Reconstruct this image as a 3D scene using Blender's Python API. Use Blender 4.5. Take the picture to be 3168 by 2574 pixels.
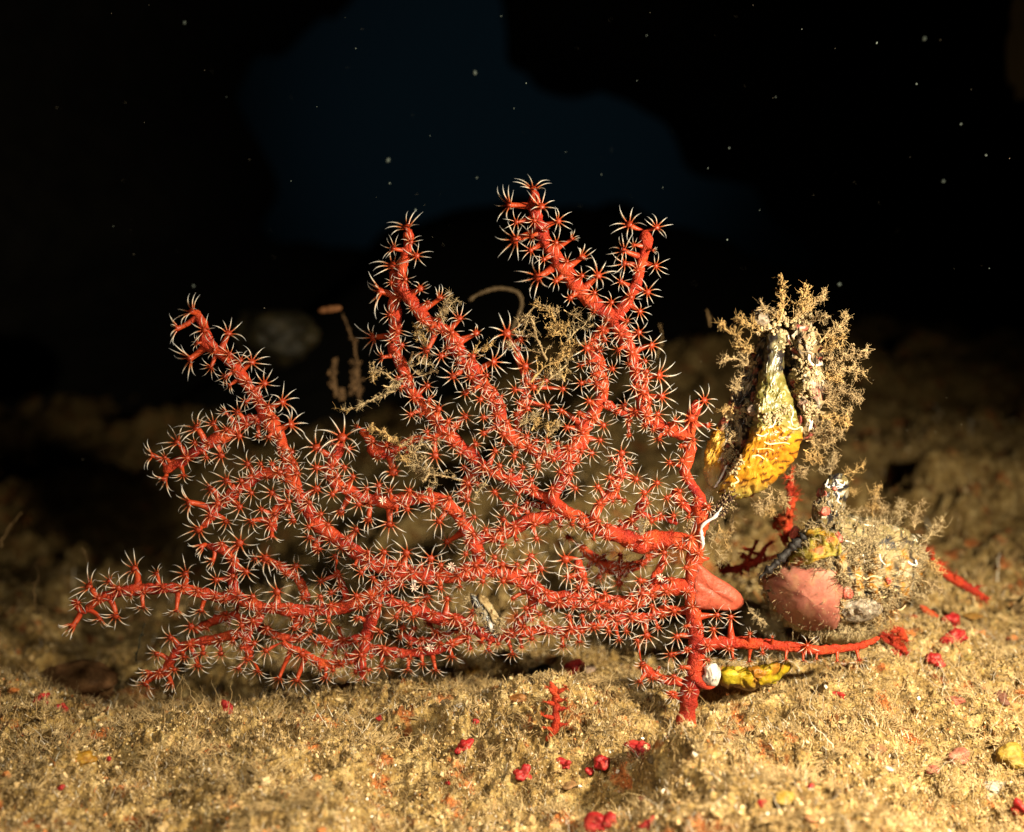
import bpy, math, random
import numpy as np
from mathutils import Vector, Matrix

# ------------------------------------------------------------------ camera, water, strobes, exposure
sc = bpy.context.scene
for o in list(bpy.data.objects):
    bpy.data.objects.remove(o, do_unlink=True)
col = sc.collection
PITCH = math.radians(5.4)
F = 3558.0            # focal length in photo pixels (photo is 3168 x 2574)
CW, CH = 3168.0, 2574.0
CAM = np.array([0.0, -4.8, 1.77])
U = 4.8 / F           # one photo pixel at the sea fan

cam_d = bpy.data.cameras.new("camera")
cam = bpy.data.objects.new("camera", cam_d)
col.objects.link(cam)
cam.location = CAM
cam.rotation_euler = (math.radians(90) - PITCH, 0, 0)
cam_d.sensor_width = 36
cam_d.lens = 36 * F / CW
cam_d.clip_start = 0.05
cam_d.clip_end = 300
cam_d.dof.use_dof = True
cam_d.dof.focus_distance = 4.74
cam_d.dof.aperture_fstop = 0.62
sc.camera = cam

world = bpy.data.worlds.new("World")
sc.world = world
world.use_nodes = True
wt_ = world.node_tree; bg = wt_.nodes["Background"]          # deep open water, a little lighter in one direction
tc = wt_.nodes.new('ShaderNodeTexCoord'); dp = wt_.nodes.new('ShaderNodeVectorMath'); dp.operation = 'DOT_PRODUCT'
wt_.links.new(tc.outputs['Generated'], dp.inputs[0])
dp.inputs[1].default_value = Vector((-.01, 1.0, .16)).normalized()
rp = wt_.nodes.new('ShaderNodeValToRGB'); e = rp.color_ramp.elements
rp.color_ramp.interpolation = 'EASE'
e[0].position = .966; e[0].color = (.00008, .00022, .0003, 1)
e[1].position = .9985; e[1].color = (.0012, .0032, .0046, 1)
wt_.links.new(dp.outputs['Value'], rp.inputs[0]); wt_.links.new(rp.outputs[0], bg.inputs[0])
bg.inputs[1].default_value = 1.0

def strobe(name, loc, aim, power, color, size=0.25, cone=95, blend=0.6):
    d = bpy.data.lights.new(name, 'SPOT')
    d.energy = power; d.color = color; d.shadow_soft_size = size
    d.spot_size = math.radians(cone); d.spot_blend = blend
    o = bpy.data.objects.new(name, d); col.objects.link(o)
    o.location = loc
    o.rotation_euler = (Vector(aim) - Vector(loc)).to_track_quat('-Z', 'Y').to_euler()
    return o
strobe("strobe_key", (2.7, -2.3, 2.05), (0.45, -0.1, 0.5), 1950, (1.0, 0.86, 0.60), 0.07, 138, 0.75)
strobe("strobe_fill", (-0.5, -4.1, 2.7), (-0.55, -0.55, 0.15), 620, (1.0, 0.88, 0.66), 0.12, 64, 1.0)

sc.view_settings.view_transform = 'Standard'
sc.view_settings.look = 'None'
sc.view_settings.exposure = 0
sc.view_settings.gamma = 1
sc.cycles.max_bounces = 6
sc.cycles.transparent_max_bounces = 12

# ------------------------------------------------------------------ helpers
rng = np.random.default_rng(11)
def unproj(px, py, y=0.0):
    """point of the ray through photo pixel (px, py) at world depth y"""
    px = np.asarray(px, float); py = np.asarray(py, float); y = np.asarray(y, float)
    a = (px - CW/2) / F; b = (CH/2 - py) / F
    d = np.stack([a + 0*b, math.cos(PITCH) + b*math.sin(PITCH) + 0*a, -math.sin(PITCH) + b*math.cos(PITCH) + 0*a], -1)
    s = (y - CAM[1]) / d[..., 1]
    return CAM + d * s[..., None]

def _hash(ix, iy, iz, seed):
    h = (ix.astype(np.int64)*374761393 + iy.astype(np.int64)*668265263 + iz.astype(np.int64)*2147483647 + seed*1274126177) & 0xffffffff
    h = ((h ^ (h >> 13)) * 1274126177) & 0xffffffff
    h = ((h ^ (h >> 16)) * 2246822519) & 0xffffffff
    return ((h ^ (h >> 15)) & 0xffffff) / float(0xffffff) * 2 - 1
def vnoise(p, seed=0):
    p = np.asarray(p, float)
    i = np.floor(p); f = p - i; f = f*f*f*(f*(f*6-15)+10)
    i = i.astype(np.int64); r = 0
    for dx in (0, 1):
        wx = f[..., 0] if dx else 1-f[..., 0]
        for dy in (0, 1):
            wy = f[..., 1] if dy else 1-f[..., 1]
            if p.shape[-1] == 3:
                for dz in (0, 1):
                    wz = f[..., 2] if dz else 1-f[..., 2]
                    r = r + wx*wy*wz*_hash(i[..., 0]+dx, i[..., 1]+dy, i[..., 2]+dz, seed)
            else:
                r = r + wx*wy*_hash(i[..., 0]+dx, i[..., 1]+dy, i[..., 0]*0+7, seed)
    return r
def fbm(p, octs=4, seed=0, gain=0.5):
    r = 0; a = 1; s = 1.0
    for k in range(octs):
        r = r + a*vnoise(np.asarray(p)*s + 13.7*k, seed+k); a *= gain; s *= 2.03
    return r
def unit(v):
    v = np.asarray(v, float)
    return v / np.maximum(np.linalg.norm(v, axis=-1, keepdims=True), 1e-9)

class MB:
    """mesh builder: verts, faces (n-gons of equal size per block), t and colour per vertex"""
    def __init__(s):
        s.v = []; s.f = []; s.t = []; s.c = []; s.n = 0
    def add(s, v, f, t=0.0, c=None, mi=0):
        v = np.asarray(v, float).reshape(-1, 3)
        s.v.append(v); s.f.append((np.asarray(f, np.int64) + s.n, mi))
        s.t.append(np.broadcast_to(np.asarray(t, float).reshape(-1) if np.ndim(t) else np.array([t], float), (len(v),)))
        c = np.array([.5, .5, .5]) if c is None else np.asarray(c, float)
        s.c.append(np.broadcast_to(c.reshape(-1, 3) if c.ndim > 1 else c, (len(v), 3)))
        s.n += len(v)
    def tubes(s, P, R, sides=5, t=None, c=None, mi=0, ref=None):
        """P (M,K,3) centre lines, R (M,K) radii"""
        P = np.asarray(P, float); R = np.asarray(R, float)
        if P.ndim == 2: P = P[None]; R = R[None]
        M, K, _ = P.shape
        R = np.broadcast_to(R, (M, K))
        T = unit(np.gradient(P, axis=1))
        if ref is None:
            m = unit(P[:, -1] - P[:, 0] + 1e-6)
            ref = np.where(np.abs(m[:, 1:2]) < .8, np.array([[0, 1., 0]]), np.array([[1., 0, 0]]))
        else: ref = np.broadcast_to(np.asarray(ref, float), (M, 3))
        Nn = unit(ref[:, None] - (ref[:, None]*T).sum(-1, keepdims=True)*T)
        B = np.cross(T, Nn)
        a = np.linspace(0, 2*np.pi, sides, endpoint=False)
        V = P[:, :, None] + R[:, :, None, None]*(np.cos(a)[None, None, :, None]*Nn[:, :, None] + np.sin(a)[None, None, :, None]*B[:, :, None])
        base = np.arange(M)[:, None, None]*K*sides
        k = np.arange(K-1)[None, :, None]*sides
        j = np.arange(sides)[None, None, :]; j2 = (j+1) % sides
        Q = np.stack([base+k+j, base+k+j2, base+k+sides+j2, base+k+sides+j], -1).reshape(-1, 4)
        if t is None: t = np.linspace(0, 1, K)[None]
        t = np.broadcast_to(np.asarray(t, float), (M, K))
        tt = np.repeat(t.reshape(-1), sides)
        if c is not None:
            c = np.asarray(c, float)
            if c.ndim == 2: c = np.repeat(c, K*sides, axis=0)
        s.add(V.reshape(-1, 3), Q, tt, c, mi)
        return V
    def build(s, name, mats, parent=None, smooth=True):
        me = bpy.data.meshes.new(name)
        V = np.concatenate(s.v); me.vertices.add(len(V)); me.vertices.foreach_set('co', V.astype(np.float32).ravel())
        li = np.concatenate([f.ravel() for f, _ in s.f]); tot = np.concatenate([np.full(len(f), f.shape[1]) for f, _ in s.f])
        mi = np.concatenate([np.full(len(f), m) for f, m in s.f])
        me.loops.add(len(li)); me.loops.foreach_set('vertex_index', li.astype(np.int32))
        me.polygons.add(len(tot)); st = np.concatenate([[0], np.cumsum(tot)[:-1]])
        me.polygons.foreach_set('loop_start', st.astype(np.int32)); me.polygons.foreach_set('loop_total', tot.astype(np.int32))
        me.polygons.foreach_set('material_index', mi.astype(np.int32))
        me.polygons.foreach_set('use_smooth', np.full(len(tot), smooth))
        a = me.attributes.new('t', 'FLOAT', 'POINT'); a.data.foreach_set('value', np.concatenate(s.t).astype(np.float32))
        C = np.concatenate(s.c); a = me.attributes.new('tint', 'FLOAT_COLOR', 'POINT')
        a.data.foreach_set('color', np.concatenate([C, np.ones((len(C), 1))], 1).astype(np.float32).ravel())
        me.update(calc_edges=True); me.validate()
        for m in (mats if isinstance(mats, (list, tuple)) else [mats]): me.materials.append(m)
        o = bpy.data.objects.new(name, me); col.objects.link(o)
        if parent is not None:
            o.parent = parent; o.matrix_parent_inverse = Matrix.Translation(-Vector(parent.location))
        return o

def thing(name, loc, label, cat, group=None):
    o = bpy.data.objects.new(name, None); col.objects.link(o)
    o.empty_display_size = .05
    o.location = [float(q) for q in loc]; return tag(o, label, cat, group)
def tag(o, label=None, cat=None, group=None, kind=None):
    if label: o['label'] = label
    if cat: o['category'] = cat
    if group: o['group'] = group
    if kind: o['kind'] = kind
    return o

def catmull(pts, step=0.012):
    pts = np.asarray(pts, float)
    P = np.vstack([2*pts[0]-pts[1], pts, 2*pts[-1]-pts[-2]])
    out = []
    for i in range(1, len(P)-2):
        n = max(2, int(np.linalg.norm(P[i+1][:3]-P[i][:3])/step))
        t = np.linspace(0, 1, n, endpoint=False)[:, None]
        out.append(.5*((2*P[i]) + (-P[i-1]+P[i+1])*t + (2*P[i-1]-5*P[i]+4*P[i+1]-P[i+2])*t**2 + (-P[i-1]+3*P[i]-3*P[i+1]+P[i+2])*t**3))
    out.append(P[-2][None])
    return np.vstack(out)

_t = (1+5**.5)/2
ICO_V = unit(np.array([(-1,_t,0),(1,_t,0),(-1,-_t,0),(1,-_t,0),(0,-1,_t),(0,1,_t),(0,-1,-_t),(0,1,-_t),(_t,0,-1),(_t,0,1),(-_t,0,-1),(-_t,0,1)], float))
ICO_F = np.array([(0,11,5),(0,5,1),(0,1,7),(0,7,10),(0,10,11),(1,5,9),(5,11,4),(11,10,2),(10,7,6),(7,1,8),(3,9,4),(3,4,2),(3,2,6),(3,6,8),(3,8,9),(4,9,5),(2,4,11),(6,2,10),(8,6,7),(9,8,1)])
def ico(sub):
    v = [tuple(x) for x in ICO_V]; f = ICO_F.tolist()
    for _ in range(sub):
        cache = {}; nf = []
        def mid(a, b):
            k = (min(a, b), max(a, b))
            if k not in cache:
                m = (np.array(v[a])+np.array(v[b])); m /= np.linalg.norm(m)
                cache[k] = len(v); v.append(tuple(m))
            return cache[k]
        for a, b, c in f:
            ab, bc, ca = mid(a, b), mid(b, c), mid(c, a)
            nf += [(a, ab, ca), (b, bc, ab), (c, ca, bc), (ab, bc, ca)]
        f = nf
    return np.array(v), np.array(f)
ICO = [ico(k) for k in range(6)]

def chips(mb, C, S, colr, sub=0, rough=.35):
    """scatter irregular grains: C (M,3), S (M,3) half sizes, colour (M,3)"""
    v, f = ICO[sub]; M = len(C); n = len(v)
    V = np.broadcast_to(v, (M, n, 3)) * (1 + rough*(rng.random((M, n, 1))-.5)*2)
    A = rng.random((M, 3))*6.28
    V = V * S[:, None]
    ca, sa = np.cos(A), np.sin(A)
    x = V[..., 0]*ca[:, None, 0]-V[..., 1]*sa[:, None, 0]; y = V[..., 0]*sa[:, None, 0]+V[..., 1]*ca[:, None, 0]; z = V[..., 2]
    y2 = y*ca[:, None, 1]-z*sa[:, None, 1]; z2 = y*sa[:, None, 1]+z*ca[:, None, 1]
    V = np.stack([x, y2, z2], -1) + C[:, None]
    Fc = (f[None] + (np.arange(M)*n)[:, None, None]).reshape(-1, 3)
    mb.add(V.reshape(-1, 3), Fc, rng.random(M).repeat(n), np.repeat(colr, n, axis=0))

# ------------------------------------------------------------------ materials
class NT:
    def __init__(s, name):
        s.m = bpy.data.materials.new(name); s.m.use_nodes = True
        s.nt = s.m.node_tree; s.nt.nodes.clear()
        s.out = s.nt.nodes.new('ShaderNodeOutputMaterial')
    def n(s, typ, **kw):
        nd = s.nt.nodes.new('ShaderNode'+typ)
        for k, v in kw.items():
            if k.startswith('i_'):
                key = k[2:]; key = int(key) if key.isdigit() else key.replace('_', ' ')
                s.set(nd, key, v)
            else: setattr(nd, k, v)
        return nd
    def set(s, nd, key, v):
        sock = nd.inputs[key]
        if isinstance(v, bpy.types.NodeSocket): s.nt.links.new(v, sock)
        else: sock.default_value = v
    def attr(s, name): return s.n('Attribute', attribute_name=name)
    def pos(s): return s.n('NewGeometry').outputs['Position']
    def noise(s, scale, detail=4, rough=.55, vec=None, dist=0):
        return s.n('TexNoise', i_Vector=vec or s.pos(), i_Scale=scale, i_Detail=detail, i_Roughness=rough, i_Distortion=dist).outputs['Fac']
    def ramp(s, fac, stops, interp='LINEAR'):
        r = s.n('ValToRGB'); r.color_ramp.interpolation = interp
        e = r.color_ramp.elements
        while len(e) < len(stops): e.new(.5)
        for el, (p, c) in zip(e, stops):
            el.position = p; el.color = (*c, 1) if len(c) == 3 else c
        s.set(r, 0, fac); return r.outputs[0]
    def mix(s, fac, a, b, blend='MIX'):
        m = s.n('Mix', data_type='RGBA', blend_type=blend)
        for k, v in ((0, fac), (6, a), (7, b)):
            if isinstance(v, tuple) and len(v) == 3: v = (*v, 1)
            s.set(m, k, v)
        return m.outputs[2]
    def math(s, op, a, b=0.0, c=None):
        m = s.n('Math', operation=op); s.set(m, 0, a); s.set(m, 1, b)
        if c is not None: s.set(m, 2, c)
        return m.outputs[0]
    def bump(s, h, strength=.5, dist=.01):
        return s.n('Bump', i_Height=h, i_Strength=strength, i_Distance=dist).outputs[0]
    def principled(s, color, rough=.6, normal=None, **kw):
        p = s.n('BsdfPrincipled')
        s.set(p, 'Base Color', (*color, 1) if isinstance(color, tuple) and len(color) == 3 else color)
        s.set(p, 'Roughness', rough)
        if normal is not None: s.set(p, 'Normal', normal)
        for k, v in kw.items(): s.set(p, k.replace('_', ' '), v)
        return p.outputs[0]
    def done(s, sh):
        s.nt.links.new(sh, s.out.inputs[0]); return s.m
GR = lambda a: [(.0, (0, 0, 0)), (a, (0, 0, 0)), (1, (1, 1, 1))]

def mat_coral():
    k = NT('coral_tissue')
    c1 = k.ramp(k.noise(7, 3), [(.3, (.20, .011, .009)), (.5, (.36, .036, .010)), (.72, (.46, .074, .016))])
    sp = k.ramp(k.noise(130, 2), [(.60, (0, 0, 0)), (.72, (1, 1, 1))])
    c = k.mix(k.math('MULTIPLY', sp, .55), c1, (.66, .17, .10))
    c = k.mix(k.math('MULTIPLY', k.ramp(k.noise(45, 3), [(.42, (1, 1, 1)), (.55, (0, 0, 0))]), .35), c, (.36, .015, .012))
    h = k.math('ADD', k.noise(60, 4), k.math('MULTIPLY', k.noise(190, 2), .5))
    return k.done(k.principled(c, .55, k.bump(h, 1.0, .016), Subsurface_Weight=.22, Subsurface_Radius=(1, .25, .12), Subsurface_Scale=.03, Specular_IOR_Level=.18))
def mat_polyp():
    k = NT('polyp_tissue')
    t = k.attr('t').outputs['Fac']
    c = k.ramp(t, [(0, (.36, .028, .012)), (.5, (.42, .055, .014)), (.85, (.30, .024, .007)), (1, (.31, .036, .009))])
    d = k.principled(c, .38, k.bump(k.noise(150, 3), .4, .006), Specular_IOR_Level=.4)
    tr = k.n('BsdfTranslucent', i_Color=c).outputs[0]
    return k.done(k.n('MixShader', i_0=.22, i_1=d, i_2=tr).outputs[0])
def mat_tentacle():
    k = NT('tentacle_tissue')
    t = k.attr('t').outputs['Fac']
    c = k.ramp(t, [(0, (.42, .05, .015)), (.20, (.50, .17, .06)), (.34, (.70, .52, .38)), (.55, (.84, .79, .72)), (1, (.70, .73, .80))])
    d = k.principled(c, .3, Specular_IOR_Level=.6)
    tr = k.n('BsdfTranslucent', i_Color=c).outputs[0]
    m = k.n('MixShader', i_0=.35, i_1=d, i_2=tr).outputs[0]
    cl = k.n('BsdfTransparent').outputs[0]
    a = k.ramp(t, [(0, (0, 0, 0)), (.4, (.22, .22, .22)), (1, (.8, .8, .8))])
    return k.done(k.n('MixShader', i_0=a, i_1=m, i_2=cl).outputs[0])
def mat_tint(name, rough=.7, bump=.4, bscale=150, var=.35, spec=.3, transl=0, sss=0, gain=1.0):
    """the vertices' own colour with mottling"""
    k = NT(name)
    a = k.attr('tint').outputs['Color']
    nz = k.noise(70, 4)
    dark = k.mix(1.0, a, (.42, .36, .30), 'MULTIPLY')
    c = k.mix(k.math('MULTIPLY', k.ramp(nz, [(.40, (0, 0, 0)), (.62, (1, 1, 1))]), var), a, dark)
    c = k.mix(1.0, c, (gain, gain*.95, gain*.9), 'MULTIPLY')
    sh = k.principled(c, rough, k.bump(k.noise(bscale, 4), bump, .006), Specular_IOR_Level=spec, Subsurface_Weight=sss, Subsurface_Scale=.02)
    if transl:
        sh = k.n('MixShader', i_0=transl, i_1=sh, i_2=k.n('BsdfTranslucent', i_Color=c).outputs[0]).outputs[0]
    return k.done(sh)
def mat_ground():
    k = NT('silted_seabed')
    p = k.pos()
    n1 = k.noise(2.2, 5, .6); n2 = k.noise(14, 6, .65); n3 = k.noise(60, 5, .7)
    base = k.ramp(n2, [(.30, (.09, .052, .018)), (.42, (.28, .175, .06)), (.53, (.50, .34, .13)), (.66, (.80, .62, .33))])
    fine = k.ramp(n3, [(.30, (.16, .13, .09)), (.47, (.8, .78, .70)), (.66, (1.35, 1.3, 1.15))])
    c = k.mix(1.0, base, fine, 'MULTIPLY')
    vor = k.n('TexVoronoi', i_Vector=p, i_Scale=75.0)
    cell = vor.outputs['Color']; cs = k.n('SeparateColor', i_0=cell)
    g = k.ramp(cs.outputs[0], [(0, (.03, .025, .02)), (.10, (.06, .045, .03)), (.11, (.42, .30, .15)), (.80, (.52, .38, .2)), (.81, (.62, .22, .06)), (.86, (.6, .2, .07)), (.87, (.85, .78, .62)), (1, (.92, .88, .78))], 'CONSTANT')
    pick = k.math('MULTIPLY', k.math('GREATER_THAN', cs.outputs[1], .55), k.math('LESS_THAN', vor.outputs['Distance'], .42))
    c = k.mix(k.math('MULTIPLY', pick, .5), c, g)
    al = k.ramp(n1, [(.48, (0, 0, 0)), (.62, (1, 1, 1))])
    c = k.mix(k.math('MULTIPLY', al, .65), c, k.mix(1.0, c, (.50, .43, .26), 'MULTIPLY'))
    ro = k.ramp(k.noise(5.3, 4, .6), [(.58, (0, 0, 0)), (.64, (1, 1, 1))])
    c = k.mix(k.math('MULTIPLY', ro, .8), c, k.mix(1.0, c, (1.15, .42, .22), 'MULTIPLY'))
    h = k.math('ADD', k.math('ADD', k.math('MULTIPLY', n2, 1.0), k.math('MULTIPLY', n3, .55)), k.math('MULTIPLY', k.noise(210, 4), .22))
    return k.done(k.principled(c, .78, k.bump(h, .9, .05), Specular_IOR_Level=.3))
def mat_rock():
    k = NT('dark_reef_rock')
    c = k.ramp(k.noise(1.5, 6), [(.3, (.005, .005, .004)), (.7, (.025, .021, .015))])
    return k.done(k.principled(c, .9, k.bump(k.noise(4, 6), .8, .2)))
M_coral = mat_coral(); M_polyp = mat_polyp(); M_tent = mat_tentacle(); M_ground = mat_ground(); M_rock = mat_rock()
M_grain = mat_tint('sediment_grain', .6, .3, 260, .3)
M_turf = mat_tint('silted_turf', .7, .3, 260, .35, .25, .25)
M_hyd = mat_tint('silted_hydroid', .65, .8, 240, .45, .3, .15, 0, .75)
M_crust = mat_tint('encrusting_growth', .55, .7, 120, .55, .3, 0, .1, .50)
M_red = mat_tint('red_crust', .45, .5, 90, .45, .25, 0, .1, .58)
M_white = mat_tint('white_lime', .35, .3, 160, .25, .5, 0, 0, .8)
# ------------------------------------------------------------------ the sea floor (one sheet out to the cave)
def gau(x, y, cx, cy, sx, sy): return np.exp(-((x-cx)/sx)**2 - ((y-cy)/sy)**2)
def H(x, y):
    x = np.asarray(x, float); y = np.asarray(y, float)
    p = np.stack([x, y], -1)
    far = np.clip((y-.9)/2.5, 0, 1)
    s = np.logaddexp(0, (y-2.0)*1.6)/1.6
    h = (.115*np.minimum(s, 9) - .02*np.maximum(s-9, 0))*(.62+.38/(1+np.exp(-(x-1)*1.2)))
    h = h - 1.25*np.clip((y-.75)/6, 0, 1)*1/(1+np.exp((x+.8)*1.9))
    h = h + .55*vnoise(p*.33, 2)*np.clip((y-4)/5, 0, 1)
    h = h + .26*gau(x, y, 1.75, .75, .95, .75)                      # rise under the round oyster
    h = h - .34*gau(x, y, -1.75, 1.15, 1.1, .55) - .10*gau(x, y, -.2, .9, .9, .45)
    h = h + .17*gau(x, y, .27, .02, .24, .20)                       # mound behind the little sprig
    h = h - .36*gau(x, y, .41, -.66, .15, .10) - .26*gau(x, y, .27, -.50, .09, .07) - .2*gau(x, y, .56, -.74, .08, .08)
    h = h - .22*gau(x, y, -.40, -.07, .15, .07) - .10*gau(x, y, -.52, -.20, .09, .08) - .10*gau(x, y, .62, -.02, .12, .10)
    h = h + .05*gau(x, y, 1.05, -.45, .42, .14) - .05*gau(x, y, .72, -.10, .14, .16) + .06*gau(x, y, 1.45, -.25, .3, .12)
    h = h - .10*gau(x, y, 1.05, -.08, .35, .12)
    wv = .04*vnoise(p*9, 55)
    h = h + .18*np.clip((x-.47+wv)/.04, 0, 1)*np.exp(-np.clip(x-.52, 0, 9)**2/.035)*np.exp(-((y+.66+wv)/.15)**4)      # low step that shades the pit
    h = h + .10*np.clip((x+.34+wv)/.05, 0, 1)*np.exp(-np.clip(x+.3, 0, 9)**2/.03)*np.exp(-((y+.10+wv)/.12)**4)
    h = h + .07*gau(x, y, -1.6, -.15, .7, .28)
    h = h + .10*vnoise(p*1.15, 3)*(1+1.6*far) + .05*vnoise(p*2.9, 4)*(1+2.0*far)
    d = y - (-.27 + .52*(x-.7))
    h = h + .10*np.where(d < 0, np.exp(-(d/.30)**2), np.exp(-(d/.045)**2))*np.clip((x-.86)/.2, 0, 1)*np.clip((1.75-x)/.3, 0, 1)
    w = p + .05*np.stack([vnoise(p*7, 91), vnoise(p*7, 92)], -1)
    n = vnoise(w*6.5, 5); h = h + .040*n*(1+1.3*far)
    n = vnoise(w*14, 6); h = h + .026*(.35-np.abs(n))*2
    n = vnoise(w*31, 7); h = h + .019*(.3-np.abs(n))*1.6*(1+.8*vnoise(p*5, 17))
    n = vnoise(p*70, 8); h = h + .0100*n
    n = vnoise(p*150, 9); h = h + .0036*n
    return h
def G(px, py):
    """where the ray through a photo pixel meets the sea floor"""
    ys = np.linspace(-1.3, 20, 6000)
    P = unproj(np.full_like(ys, px), np.full_like(ys, py), ys)
    hit = np.nonzero(P[:, 2] <= H(P[:, 0], P[:, 1]))[0]
    return P[hit[0]] if len(hit) else P[-1]

def ground():
    d1 = 3.3*np.exp(np.arange(0, 470)*.0019); d2 = d1[-1]*np.exp(np.arange(1, 330)*.0062)
    d = np.concatenate([np.linspace(.9, 3.28, 130), d1, d2]); u = np.linspace(-1, 1, 900)
    hw = np.maximum(.62*d + .3, 3.0)
    X = u[None]*hw[:, None]; Y = np.broadcast_to((d-4.8)[:, None], X.shape)
    Z = H(X, Y)
    # small overhanging jitter so that the silt reads as clumps
    P = np.stack([X, Y], -1)
    X = X + .008*vnoise(P*40, 21); Y = Y + .010*vnoise(P*40, 22)
    n, m = X.shape
    i = np.arange(n-1)[:, None]*m; j = np.arange(m-1)[None]
    Q = np.stack([i+j, i+j+1, i+m+j+1, i+m+j], -1).reshape(-1, 4)
    mb = MB(); mb.add(np.stack([X, Y, Z], -1).reshape(-1, 3), Q)
    tag(mb.build('seabed', M_ground), kind='structure')
ground()

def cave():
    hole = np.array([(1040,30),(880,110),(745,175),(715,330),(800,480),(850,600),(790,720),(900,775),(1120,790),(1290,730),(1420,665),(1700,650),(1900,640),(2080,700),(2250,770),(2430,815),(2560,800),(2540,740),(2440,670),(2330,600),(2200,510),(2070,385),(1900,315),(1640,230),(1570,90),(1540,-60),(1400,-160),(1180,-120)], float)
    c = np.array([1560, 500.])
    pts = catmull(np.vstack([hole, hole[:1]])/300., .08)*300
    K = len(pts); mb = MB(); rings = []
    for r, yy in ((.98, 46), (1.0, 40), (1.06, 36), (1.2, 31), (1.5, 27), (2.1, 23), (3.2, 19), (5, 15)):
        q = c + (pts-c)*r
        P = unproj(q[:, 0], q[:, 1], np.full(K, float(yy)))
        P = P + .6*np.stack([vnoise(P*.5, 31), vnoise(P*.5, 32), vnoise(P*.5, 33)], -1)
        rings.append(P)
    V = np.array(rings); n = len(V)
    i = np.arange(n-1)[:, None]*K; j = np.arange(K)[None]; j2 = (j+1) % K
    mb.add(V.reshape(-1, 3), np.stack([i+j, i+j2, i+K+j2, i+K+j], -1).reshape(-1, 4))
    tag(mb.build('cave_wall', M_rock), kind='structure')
cave()

TAN = np.array([.46, .33, .16])
def palette(M, mix=(.50, .32, .12, .03, .03)):
    base = np.array([(.50, .36, .17), (.68, .54, .31), (.12, .08, .035), (.55, .22, .07), (.90, .85, .74)])
    k = rng.choice(5, M, p=np.array(mix)/sum(mix))
    return np.clip(base[k]*(1+.35*(rng.random((M, 1))-.5)), 0, .95)
def floor_xy(M, d0, d1, pw=1.0):
    d = d0 + (d1-d0)*rng.random(M)**pw
    x = (rng.random(M)*2-1)*(.5*d+.1)
    return x, d-4.8
def debris():
    mb = MB()
    for M, s, (d0, d1) in ((20000, .0042, (3.5, 5.6)), (3800, .0080, (3.5, 7.0)), (500, .015, (3.6, 9.0)), (160, .030, (5.6, 12))):
        x, y = floor_xy(M, d0, d1, 1.1)
        S = s*(.5+rng.random((M, 3)))
        C = np.stack([x, y, H(x, y)+S[:, 2]*.35], -1)
        chips(mb, C, S, palette(M) if s < .014 else palette(M, (.6, .15, .25, .05, .0))*.8, 0 if s < .014 else 1, .4)
    tag(mb.build('gravel', M_grain, smooth=False), kind='stuff')
debris()

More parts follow.
